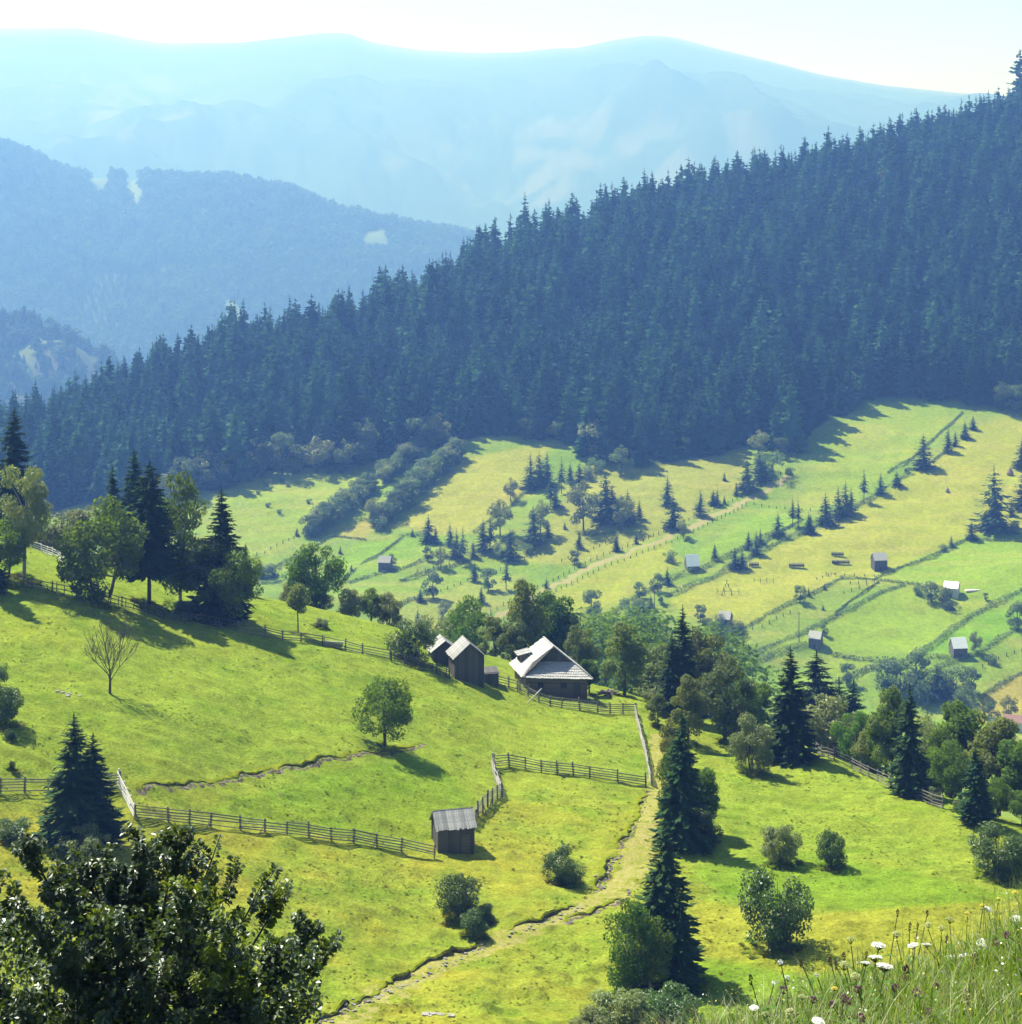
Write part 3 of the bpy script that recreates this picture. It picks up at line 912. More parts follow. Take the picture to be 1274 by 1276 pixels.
def plank_hut(name, label, cat, loc, yaw, w_, d, hw, hr, ridge='x', over=.3, pw=.24, bw=.26, sink=.6, group=None, roofmat='roof', wallmat='wall', door=None):
    """a hut of upright planks with a gabled board roof; local x across the front, y to the back"""
    e = empty(name, loc, yaw)
    tag(e, label, cat, group)
    hx, hy = w_ / 2, d / 2
    # dark inner shell that carries the planks
    s = MB()
    if ridge == 'x':
        prof = [(-hy + .03, hw - .06), (0, hr - .08), (hy - .03, hw - .06)]
        v = []
        for x in (-hx + .03, hx - .03):
            v += [(x, -hy + .03, -sink), (x, hy - .03, -sink), (x, hy - .03, hw - .06), (x, 0, hr - .08), (x, -hy + .03, hw - .06)]
        s.add(v, [(0,1,6,5), (1,2,7,6), (2,3,8,7), (3,4,9,8), (4,0,5,9)], [(0,4,3),(0,3,2),(0,2,1),(5,8,9),(5,7,8),(5,6,7)])
    else:
        v = []
        for y in (-hy + .03, hy - .03):
            v += [(-hx + .03, y, -sink), (hx - .03, y, -sink), (hx - .03, y, hw - .06), (0, y, hr - .08), (-hx + .03, y, hw - .06)]
        s.add(v, [(0,1,6,5), (1,2,7,6), (2,3,8,7), (3,4,9,8), (4,0,5,9)], [(0,4,3),(0,3,2),(0,2,1),(5,8,9),(5,7,8),(5,6,7)])
    wl = obj('wall', s.mesh('wall', [M['dark']]), e)
    if ridge == 'x':
        gab = lambda c: hw + (hr - hw) * (1 - abs(c) / hy) - .07
        flat = lambda c: hw - .03
        wall_planks(wl, wallmat, -hx, hx, -hy, -sink, flat, pw, 'x', -1)
        wall_planks(wl, wallmat, -hx, hx, hy, -sink, flat, pw, 'x', 1)
        wall_planks(wl, wallmat, -hy, hy, -hx, -sink, gab, pw, 'y', -1)
        wall_planks(wl, wallmat, -hy, hy, hx, -sink, gab, pw, 'y', 1)
    else:
        gab = lambda c: hw + (hr - hw) * (1 - abs(c) / hx) - .07
        flat = lambda c: hw - .03
        wall_planks(wl, wallmat, -hx, hx, -hy, -sink, gab, pw, 'x', -1)
        wall_planks(wl, wallmat, -hx, hx, hy, -sink, gab, pw, 'x', 1)
        wall_planks(wl, wallmat, -hy, hy, -hx, -sink, flat, pw, 'y', -1)
        wall_planks(wl, wallmat, -hy, hy, hx, -sink, flat, pw, 'y', 1)
    # corner posts
    for sx in (-1, 1):
        for sy in (-1, 1):
            bar('corner_post', wallmat, e, (sx * (hx + .03), sy * (hy + .03), -sink), (sx * (hx + .03), sy * (hy + .03), hw - .05), .13, .13)
    # roof: one board after another from ridge to eave
    half = hy if ridge == 'x' else hx
    run = (half + over)
    drop = (hr - hw) / half
    L_ = (hx if ridge == 'x' else hy) + over
    rb = MB()
    rb.tube([(-L_ + .1, 0, hr - .06), (L_ - .1, 0, hr - .06)] if ridge == 'x' else [(0, -L_ + .1, hr - .06), (0, L_ - .1, hr - .06)], .06, 5)
    rf = obj('roof', rb.mesh('roof', [M[wallmat]]), e)
    n = int(round(2 * L_ / bw))
    for sgn in (-1, 1):
        for i in range(n):
            c = -L_ + (i + .5) * 2 * L_ / n
            up = .03 + (.025 if i % 2 else 0) + R.uniform(0, .012)
            ex = R.uniform(-.06, .05)
            wd = 2 * L_ / n - R.uniform(.0, .03) + .015
            if ridge == 'x':
                a = (c, sgn * -.04, hr + up); b = (c + R.uniform(-.02, .02), sgn * (run + ex), hr - drop * (run + ex) + up)
            else:
                a = (sgn * -.04, c, hr + up); b = (sgn * (run + ex), c + R.uniform(-.02, .02), hr - drop * (run + ex) + up)
            A_, B_ = Vector(a), Vector(b)
            o = obj('plank', boxmesh(roofmat), rf)
            d_ = (B_ - A_).normalized()
            side = Vector((1, 0, 0)) if ridge == 'x' else Vector((0, 1, 0))
            nn = d_.cross(side).normalized()
            from mathutils import Matrix
            o.rotation_mode = 'QUATERNION'
            side2 = nn.cross(d_)
            o.rotation_quaternion = Matrix((d_, side2, nn)).transposed().to_quaternion()
            o.location = (A_ + B_) / 2
            o.scale = ((B_ - A_).length, wd, .03)
    if door:
        dx, dw, dh = door
        dm = MB(); dm.box(dx - dw/2, -hy - .09, -.1, dx + dw/2, -hy - .05, dh)
        dd = obj('door', dm.mesh('door', [M['log']]), e)
    return e

p = hit(564, 1063)
HUT = plank_hut('plank_hut', 'small grey plank hut with a silvery board roof at the end of the rail fence', 'hut', (p.x, p.y + 1.4, p.z), math.radians(15), 3.7, 2.9, 2.75, 4.0, 'x', .32, .25, .27, door=(1.0, .9, 1.8))

p = hit(577, 848)
BARN = plank_hut('tall_barn', 'tall dark plank barn whose gable faces the meadow left of the farmhouse', 'barn', (p.x + .4, p.y + 2.0, p.z), math.radians(15), 3.9, 3.6, 3.3, 5.0, 'y', .45, .26, .32, 1.2)
p = hit(546, 830)
plank_hut('low_shed', 'low dark shed with a pale sloping roof tucked behind the tall barn', 'shed', (p.x + .5, p.y + 3.2, p.z), math.radians(14), 3.2, 2.8, 1.9, 3.1, 'y', .5, .3, .4, 1.0)
p = hit(607, 852)
ax = MB(); 
e = empty('lean_to', (p.x + .4, p.y + 1.2, p.z), math.radians(12)); tag(e, 'low dark lean-to shed on the right side of the tall barn', 'shed')
ax.box(-1.0, -1.1, -.8, 1.0, 1.1, 1.45); obj('wall', ax.mesh('wall', [M['dark']]), e)
for i in range(8): 
    x_ = -1.0 + (i + .5) * .25
    o = obj('plank', boxmesh('wall'), e, (x_, -1.12, .3), None, (.23, .04, 2.2))
for i in range(8): o = obj('roof_board', boxmesh('wall'), e, (-1.0 + (i + .5) * .27, 0, 1.52), (math.radians(7), 0, 0), (.25, 2.6, .04))

# the farmhouse: log walls, steep shingled roof with a half gable above a skirt roof
p = hit(688, 868)
HYAW = math.radians(-4)
e = empty('farmhouse', (p.x, p.y + 3.2, p.z + .1), HYAW)
tag(e, 'old log farmhouse with steep silvery shingle roof and dark half gable', 'house')
W2, Y0, Y1 = 4.1, -2.5, 3.5
HE, HR, HG = 2.4, 6.2, 3.95
hw2 = W2 + .8
yo, yb = Y0 - .75, Y1 + .6
tanp = (HR - HE) / hw2
gw = (HR - HG) / tanp
yg = yo + 2.1
wb = MB(); wb.box(-W2 + .1, Y0 + .1, -1.2, W2 - .1, Y1 - .1, HE + .25)
wl = obj('wall', wb.mesh('wall', [M['dark']]), e)
nl = 12
for i in range(nl):
    z0 = -.5 + i * .26
    for (a, b) in (((-W2 - .15, Y0, z0), (W2 + .15, Y0, z0)), ((-W2, Y0 - .15, z0 + .13), (-W2, Y1 + .15, z0 + .13)), ((W2, Y0 - .15, z0 + .13), (W2, Y1 + .15, z0 + .13)), ((-W2 - .15, Y1, z0), (W2 + .15, Y1, z0))):
        o = bar('log', 'log', wl, a, b, .235, .2)
fb = MB(); fb.box(-W2 - .1, Y0 - .22, -1.2, W2 + .1, Y1 + .2, -.55); obj('stone_base', fb.mesh('base', [M['stone']]), e)
for cx in (-2.2, 1.0):
    fr = MB(); fr.box(cx - .45, Y0 - .16, .85, cx + .45, Y0 - .10, 1.75)
    wf = obj('window', fr.mesh('window', [M['wall']]), e)
    for k in (-1, 1):
        pm = MB(); pm.box(cx + k * .2 - .17, Y0 - .185, .93, cx + k * .2 + .17, Y0 - .165, 1.67); obj('pane', pm.mesh('pane', [M['dark']]), wf)
dm = MB(); dm.box(2.3, Y0 - .17, -.3, 3.3, Y0 - .11, 1.75); obj('door', dm.mesh('door', [M['bark']]), e)
# roof planes
def roof_plane(poly, name, rw, tw, mat='shingle', over_n=.05):
    """a solid roof plane with its own shingles in overlapping rows"""
    P = [Vector(q) for q in poly]
    n = (P[1] - P[0]).cross(P[2] - P[0]).normalized()
    if n.z < 0: n = -n
    deck = MB(); deck.slab(P, n, .10)
    ro = obj(name, deck.mesh(name, [M['wall']]), e)
    up = (Vector((0, 0, 1)) - n * n.z).normalized()
    rt = up.cross(n).normalized()
    o0 = P[0]
    c2 = [((q - o0).dot(rt), (q - o0).dot(up)) for q in P]
    lo, hi = min(c[1] for c in c2), max(c[1] for c in c2)
    sm = MB()
    v = lo - .04; row = 0
    while v < hi:
        vc = np.array([v + rw * .5])
        xs = np.arange(min(c[0] for c in c2), max(c[0] for c in c2) + tw, tw)
        for x in xs + (tw * .5 if row % 2 else 0):
            ww = tw * R.uniform(.80, .97)
            if not inpoly(np.array([x]), np.array([min(max(v + rw * .5, lo + .02), hi - .02)]), c2)[0]: continue
            j = R.uniform(-.05, .05)
            l0, l1 = v + j, v + rw * 1.25 + j
            t0, t1 = .10 + R.uniform(0, .03), .03
            q = [o0 + rt * (x - ww/2) + up * l0 + n * .0, o0 + rt * (x + ww/2) + up * l0, o0 + rt * (x + ww/2) + up * l1, o0 + rt * (x - ww/2) + up * l1]
            b8 = [q[0] + n * (t0 - .035), q[1] + n * (t0 - .035), q[2] + n * (t1 - .02), q[3] + n * (t1 - .02), q[0] + n * t0, q[1] + n * t0, q[2] + n * t1, q[3] + n * t1]
            sm.hexa([tuple(a) for a in b8])
        v += rw; row += 1
    s_ = obj('shingles', sm.mesh('shingles', [M[mat]]), ro)
    s_['kind'] = 'stuff'
    return ro
roof_plane([(-hw2, yo, HE), (-gw, yg, HG), (0, yg, HR), (0, yb, HR), (-hw2, yb, HE)], 'roof_slope', .42, .30)
roof_plane([(hw2, yb, HE), (0, yb, HR), (0, yg, HR), (gw, yg, HG), (hw2, yo, HE)], 'roof_slope', .42, .30)
roof_plane([(-hw2, yo, HE - .01), (hw2, yo, HE - .01), (gw, yg, HG - .01), (-gw, yg, HG - .01)], 'skirt_roof', .42, .34)
gm_ = MB(); gm_.add([(-gw + .15, yg + .25, HG - .05), (gw - .15, yg + .25, HG - .05), (0, yg + .25, HR - .12)], None, [(0, 1, 2)])
ga = obj('gable', gm_.mesh('gable', [M['dark']]), e)
wall_planks(ga, 'wall', -gw + .2, gw - .2, yg + .22, HG - .1, lambda c: HR - abs(c) * tanp - .16, .24, 'x', -1)
bk = MB(); bk.add([(-hw2 + .9, Y1, HE), (hw2 - .9, Y1, HE), (0, Y1, HR - .12)], None, [(0, 2, 1)])
obj('rear_gable', bk.mesh('rear_gable', [M['wall']]), e)
for sx in (-1, 1):
    bar('verge_board', 'roof', e, (sx * (gw + .05), yg - .04, HG - .02), (sx * .02, yg - .04, HR + .05), .16, .05)
bar('ridge_board', 'roof', e, (0, yg - .05, HR + .11), (0, yb, HR + .11), .07, .24)
for sx in (-1, 1):
    bar('hip_board', 'roof', e, (sx * (hw2 - .02), yo + .02, HE + .13), (sx * gw, yg, HG + .13), .06, .24)
# small dormer on the left slope with its own shingled roof
dz = HE + 1.15; dx0 = -hw2 + 1.0
db = MB(); db.box(dx0 - .05, 1.5, dz - .6, dx0 + 1.4, 3.5, dz + .75)
dmr = obj('dormer', db.mesh('dormer', [M['wall']]), e)
db = MB(); db.box(dx0 - .09, 1.75, dz - .25, dx0 - .065, 3.25, dz + .6); obj('opening', db.mesh('opening', [M['dark']]), dmr)
for i in range(8):
    o = obj('roof_board', boxmesh('roof'), dmr, (dx0 + .55, 1.35 + (i + .5) * .29, dz + .95 + R.uniform(0, .03)), (0, math.radians(-16), 0), (2.1, .27, .05))
from mathutils import Matrix
skew = Matrix(((1, -.32, 0, 0), (0, 1, 0, 0), (0, 0, 1, 0), (0, 0, 0, 1)))     # the old house stands askew: its sides run back to the left
for ch in e.children:
    ch.matrix_parent_inverse = skew
# firewood and stones at the right corner
p = hit(757, 868)
e = empty('log_pile', (p.x, p.y + 1, p.z), .3); tag(e, 'heap of cut branches and logs at the right corner of the farmhouse', 'woodpile')
for i in range(26):
    a = R.uniform(0, 6.28); L2 = R.uniform(.5, 1.1); c = Vector((R.gauss(0, .9), R.gauss(0, .5), R.uniform(.05, .5)))
    d_ = Vector((math.cos(a), math.sin(a), R.uniform(-.2, .3))) * L2
    bar('log', 'twig' if i % 3 else 'fence', e, c - d_, c + d_, .13, .13)
p = hit(738, 876)
mb = MB(); mb.hexa([(-.8,-.2,0),(-.6,-.2,0),(-.6,.2,0),(-.8,.2,0),(.6,-.2,.9),(.8,-.2,.9),(.8,.2,.9),(.6,.2,.9)])
tag(obj('leaning_board', boxmesh('fence_pale'), None, (p.x, p.y + .3, p.z + .35), (0, .6, .2), (1.5, .5, .08)), 'pale board leaning beside the farmhouse door', 'board')

# ---------------------------------------------------------------- rail fences of the near meadow
def run_points(px, step):
    P = [hit(u, v) for u, v in px]
    out = []
    for a, b in zip(P[:-1], P[1:]):
        L2 = math.hypot(b.x - a.x, b.y - a.y)
        n = max(1, int(round(L2 / step)))
        for i in range(n):
            f = i / n
            x, y = a.x + (b.x - a.x) * f, a.y + (b.y - a.y) * f
            out.append(Vector((x, y, gz(x, y))))
    out.append(P[-1])
    return out

def rail_fence(label, px, rails=5, h=1.25, step=2.4, mat='fence', pickets=0, wild=1.0, braces=True, group='rail fences of the near meadow'):
    pts_ = run_points(px, step)
    c = pts_[0]
    e = empty('rail_fence', c); tag(e, label, 'fence', group)
    pts_ = [p_ - c for p_ in pts_]
    lean = [Vector((R.gauss(0, .05), R.gauss(0, .05), 0)) * wild for _ in pts_]
    for p_, l_ in zip(pts_, lean):
        hh = h * R.uniform(1.05, 1.3)
        bar('post', mat, e, p_ - Vector((0, 0, .2)), p_ + l_ * 1.2 + Vector((0, 0, hh)), .13, .13)
        if braces and R.random() < .35:
            bar('brace', mat, e, p_ + Vector((R.uniform(-.5, .5), -.75, -.05)), p_ + l_ + Vector((0, 0, h * .8)), .07, .07)
    for i in range(len(pts_) - 1):
        a, b = pts_[i], pts_[i + 1]
        dd = (b - a).normalized()
        sd = Vector((dd.y, -dd.x, 0)) * .09
        for k in range(rails):
            f = .14 + .86 * k / max(1, rails - 1)
            if R.random() < .04: continue
            j0, j1 = R.gauss(0, .035) * wild, R.gauss(0, .035) * wild
            bar('rail', mat, e, a + lean[i] * f + sd - dd * .18 + Vector((0, 0, h * f + j0)), b + lean[i + 1] * f + sd + dd * .18 + Vector((0, 0, h * f + j1)), R.uniform(.075, .115), .06)
    if pickets:
        for i in range(len(pts_) - 1):
            for k in range(pickets):
                q = pts_[i].lerp(pts_[i + 1], (k + .5) / pickets)
                bar('picket', mat, e, q, q + Vector((R.gauss(0, .08), R.gauss(0, .05), h * R.uniform(.8, 1.2))), .10, .05)
    return e

rail_fence('dark stake fence running down behind the left tree group', [(-40,716),(0,722),(35,732),(95,744),(180,763),(250,777),(297,787)], 3, 1.15, 2.6, 'wall', 3)
rail_fence('rail fence crossing the slope between the left trees and the barn', [(297,787),(330,793),(375,800),(402,804)], 4, 1.2, 2.6)
rail_fence('broken rail fence with a pale fallen panel above the farm', [(404,805),(430,810),(452,815),(486,822)], 4, 1.2, 2.5)
rail_fence('dark fence running up to the low shed beside the barn', [(488,824),(520,832),(545,840),(560,846)], 4, 1.2, 2.2, 'wall', 2)
rail_fence('short rail fence closing the gap between barn and farmhouse', [(617,853),(634,857),(648,861)], 4, 1.25, 1.8)
rail_fence('rail fence passing in front of the farmhouse wall', [(645,862),(672,876),(700,883),(745,888),(792,890)], 5, 1.35, 2.2)
rail_fence('pale slanting rail fence dropping from the farmhouse corner to the lower gate', [(792,890),(798,915),(806,945),(812,978)], 5, 1.35, 2.3, 'fence_mid')
rail_fence('rail fence running left from the gate posts across the meadow', [(805,980),(770,975),(735,970),(695,965),(655,959),(615,957)], 5, 1.35, 2.5)
rail_fence('pale steep rail fence between the meadow corner and the plank hut bend', [(614,957),(619,974),(626,992)], 5, 1.45, 1.5, 'fence_mid')
rail_fence('curved rail fence leaning behind the small plank hut', [(626,994),(608,1006),(596,1018),(589,1032)], 6, 1.45, 1.7)
rail_fence('long rail fence running from the white panel to the plank hut', [(168,1020),(210,1024),(262,1030),(300,1034),(330,1037),(385,1043),(440,1050),(500,1061),(541,1070)], 5, 1.25, 2.7)
rail_fence('rail fence at the left edge behind the dark spruce pair', [(-30,988),(0,988),(60,987),(148,981)], 5, 1.3, 2.7)
rail_fence('bleached white fence panel seen almost end-on beside the spruce pair', [(148,980),(155,994),(163,1010),(168,1020)], 7, 1.35, 1.3, 'fence_pale', 0, .5, False)
rail_fence('pale fence high on the left behind the willow', [(34,682),(52,688),(80,703)], 4, 1.1, 2.4, 'fence_pale')
rail_fence('rail fence on the right below the dense spruce', [(1018,938),(1040,948),(1062,958),(1095,974),(1110,981)], 4, 1.3, 2.3)
rail_fence('rail fence on the right half in shade under the tall spruce', [(1112,982),(1130,990),(1150,998),(1175,1008)], 4, 1.3, 2.3)
p = hit(416, 806)
tag(obj('fallen_panel', boxmesh('fence_pale'), None, (p.x, p.y - .4, p.z + .45), (.7, .1, .2), (2.6, .08, 1.2)), 'white fallen panel lying against the broken fence', 'panel')
p = hit(652, 872)
tag(obj('leaning_pole', boxmesh('fence_pale'), None, (p.x + 1.6, p.y - .8, p.z + .8), (0, -.75, .2), (2.6, .12, .12)), 'pale pole leaning on the fence before the farmhouse', 'pole')

# ---------------------------------------------------------------- the track and its eroded bank
def ribbon(px, half, name, mat, lift=.03, rows=3, jitter=.25, ymin=60):
    P = run_pts2(px, .8, ymin)
    v, q = [], []
    for i, p_ in enumerate(P):
        d = (P[min(i + 1, len(P) - 1)] - P[max(i - 1, 0)]); d.z = 0; d.normalize()
        s = Vector((d.y, -d.x, 0))
        hw_ = half * (1 + jitter * (vnoise(np.array([i * .23]), np.array([half * 9]), 5)[0] - .5) * 2)
        for k in range(rows):
            o_ = (k / (rows - 1) - .5) * 2 * hw_
            x, y = p_.x + s.x * o_, p_.y + s.y * o_
            v.append((x, y, gz(x, y) + (lift if 0 < k < rows - 1 else -.02)))
    for i in range(len(P) - 1):
        for k in range(rows - 1):
            a = i * rows + k
            q.append((a, a + 1, a + rows + 1, a + rows))
    return mesh_np(name, np.array(v), np.array(q), [M[mat]] if isinstance(mat, str) else [mat], None, True)
def run_pts2(px, step, ymin=60):
    P = [hit(u, v, ymin) for u, v in px]
    out = []
    for i in range(len(P) - 1):
        a, b = P[i], P[i + 1]
        n = max(1, int(math.hypot(b.x - a.x, b.y - a.y) / step))
        for k in range(n):
            out.append(a.lerp(b, k / n))
    out.append(P[-1])
    # round off the corners
    for _ in range(4):
        out = [out[0]] + [(out[i-1] + out[i]*2 + out[i+1]) / 4 for i in range(1, len(out) - 1)] + [out[-1]]
    return out

tm, nt, p_, out_ = new_mat('dry_track')
pos = N(nt, 'ShaderNodeNewGeometry').outputs['Position']
c_ = ramp(nt, noise(nt, 1.3, 5, .65, pos), [(.32, (.165, .195, .024)), (.5, (.240, .225, .055)), (.72, (.290, .255, .115))])
c_ = mixc(nt, 1.0, c_, ramp(nt, noise(nt, 4.0, 5, .7, pos), [(.25, .6), (.75, 1.3)]), 'MULTIPLY')
nt.links.new(c_, p_.inputs['Base Color']); p_.inputs['Roughness'].default_value = .95; p_.inputs['Specular IOR Level'].default_value = 0
b = N(nt, 'ShaderNodeBump'); b.inputs['Strength'].default_value = .8; b.inputs['Distance'].default_value = .15
nt.links.new(noise(nt, 3.0, 5, .7, pos), b.inputs['Height']); nt.links.new(b.outputs[0], p_.inputs['Normal'])
M['track'] = tm
TRACK = [(395,1290),(470,1242),(540,1205),(610,1178),(680,1150),(745,1122),(782,1098),(800,1060),(812,1020),(822,985),(826,950),(822,915)]
t_ = obj('track', ribbon(TRACK, 1.65, 'track', tm, .04, 5, .3)); tag(t_, kind='structure')

gmat, nt, p_, out_ = new_mat('eroded_bank')
pos = N(nt, 'ShaderNodeNewGeometry').outputs['Position']
c_ = ramp(nt, noise(nt, 2.4, 5, .7, pos), [(.35, (.030, .024, .016)), (.52, (.11, .09, .065)), (.66, (.23, .205, .165))])
nt.links.new(c_, p_.inputs['Base Color']); p_.inputs['Roughness'].default_value = .95; p_.inputs['Specular IOR Level'].default_value = 0
gturf, nt, p_, out_ = new_mat('overhanging_turf')
pos = N(nt, 'ShaderNodeNewGeometry').outputs['Position']
c_ = ramp(nt, noise(nt, 1.8, 4, .6, pos), [(.3, (.080, .120, .008)), (.7, (.190, .190, .014))])
nt.links.new(c_, p_.inputs['Base Color']); p_.inputs['Roughness'].default_value = .95; p_.inputs['Specular IOR Level'].default_value = 0
def bank(px, hgt, fall, name='eroded_bank'):
    """a turf lip with a bare broken face below it and a gravelly foot"""
    P = run_pts2(px, .22)
    v, q, mi_ = [], [], []
    n = len(P)
    for i, p0 in enumerate(P):
        d = (P[min(i + 3, n - 1)] - P[max(i - 3, 0)]); d.z = 0; d.normalize()
        s = Vector((d.y, -d.x, 0))
        if s.y > 0: s = -s                                 # towards the camera
        wob = (vnoise(np.array([i * .11]), np.array([1.0]), 8)[0] - .5) * .7 + (vnoise(np.array([i * .37]), np.array([2.0]), 9)[0] - .5) * .5
        end = min(1, i / 12, (n - 1 - i) / 12)
        hh = hgt * end * (.25 + 1.1 * vnoise(np.array([i * .09]), np.array([5.0]), 12)[0])
        prof = [(-.75, -.03), (-.35, hh * .55), (-.05, hh), (.10, hh * .72), (.05, -hh * .35), (.10, -fall * end * .4), (.45, .03), (1.0, -.03)]
        for o_, z_ in prof:
            x, y = p0.x + s.x * (o_ + wob), p0.y + s.y * (o_ + wob)
            v.append((x, y, gz(x, y) + z_ + (R.uniform(-.05, .05) * end if -.3 < o_ < .5 else 0)))
    m_ = 8
    for i in range(n - 1):
        for k in range(m_ - 1):
            a = i * m_ + k
            q.append((a, a + m_, a + m_ + 1, a + 1)); mi_.append(0 if k < 3 else 1)
    o = obj(name, mesh_np(name, np.array(v), np.array(q), [gturf, gmat], mi_, False))
    tag(o, kind='structure')
    return o
bank([(385,1282),(420,1262),(470,1235),(520,1212),(560,1192),(612,1172)], .42, .35)
bank([(630,1160),(660,1150),(700,1136),(726,1122)], .42, .35)
bank([(741,1110),(750,1092),(757,1072),(767,1063)], .42, .3)
bank([(768,1058),(785,1035),(797,1010),(806,985)], .22, .2)
bank([(168,983),(230,977),(300,966),(350,958)], .20, .06)
bank([(340,960),(395,946),(440,938)], .30, .15)
bank([(440,940),(470,938),(505,930),(528,926)], .2, .1)
bank([(700,1150),(760,1128),(778,1108)], .2, .1)

# stones along the washed-out foot of the bank
sb = MB()
g = np.random.default_rng(9)
for seg in ([(395,1278),(470,1240),(545,1205),(612,1175)], [(640,1160),(700,1140),(726,1126)], [(745,1108),(752,1090),(765,1068)],):
    for p0 in run_pts2(seg, .22):
        for _ in range(1):
            x, y = p0.x + g.normal() * .35, p0.y - .45 + g.normal() * .3
            r = g.uniform(.04, .15)
            c = Vector((x, y, gz(x, y) + r * .3))
            v8 = [(c.x + sx * r * g.uniform(.6, 1.2), c.y + sy * r * g.uniform(.6, 1.2), c.z + sz * r * g.uniform(.5, .9)) for sz in (-1, 1) for sx, sy in ((-1,-1),(1,-1),(1,1),(-1,1))]
            sb.hexa(v8)
tag(obj('gravel', sb.mesh('gravel', [M['stone']])), kind='stuff')
for (u, v, n_) in ((84, 866, 9), (545, 1265, 8)):
    p = hit(u, v)
    mb = MB()
    for k in range(n_):
        r = R.uniform(.1, .28); c = (p.x + R.gauss(0, .6), p.y + R.gauss(0, .5)); z = gz(*c)
        mb.hexa([(c[0] + sx * r * R.uniform(.7, 1.2), c[1] + sy * r * R.uniform(.7, 1.2), z + sz * r * .5) for sz in (-1, 1) for sx, sy in ((-1,-1),(1,-1),(1,1),(-1,1))])
    o = obj('pale_stones', mb.mesh('stones', [M['stone']]))
    tag(o, kind='stuff')
PROTO['bushhaze'] = broad_mesh('valley_bush', 18, 15000, .024, .48, .5, .47, 60, .13, 'leaf', .03, .1, stems=3)
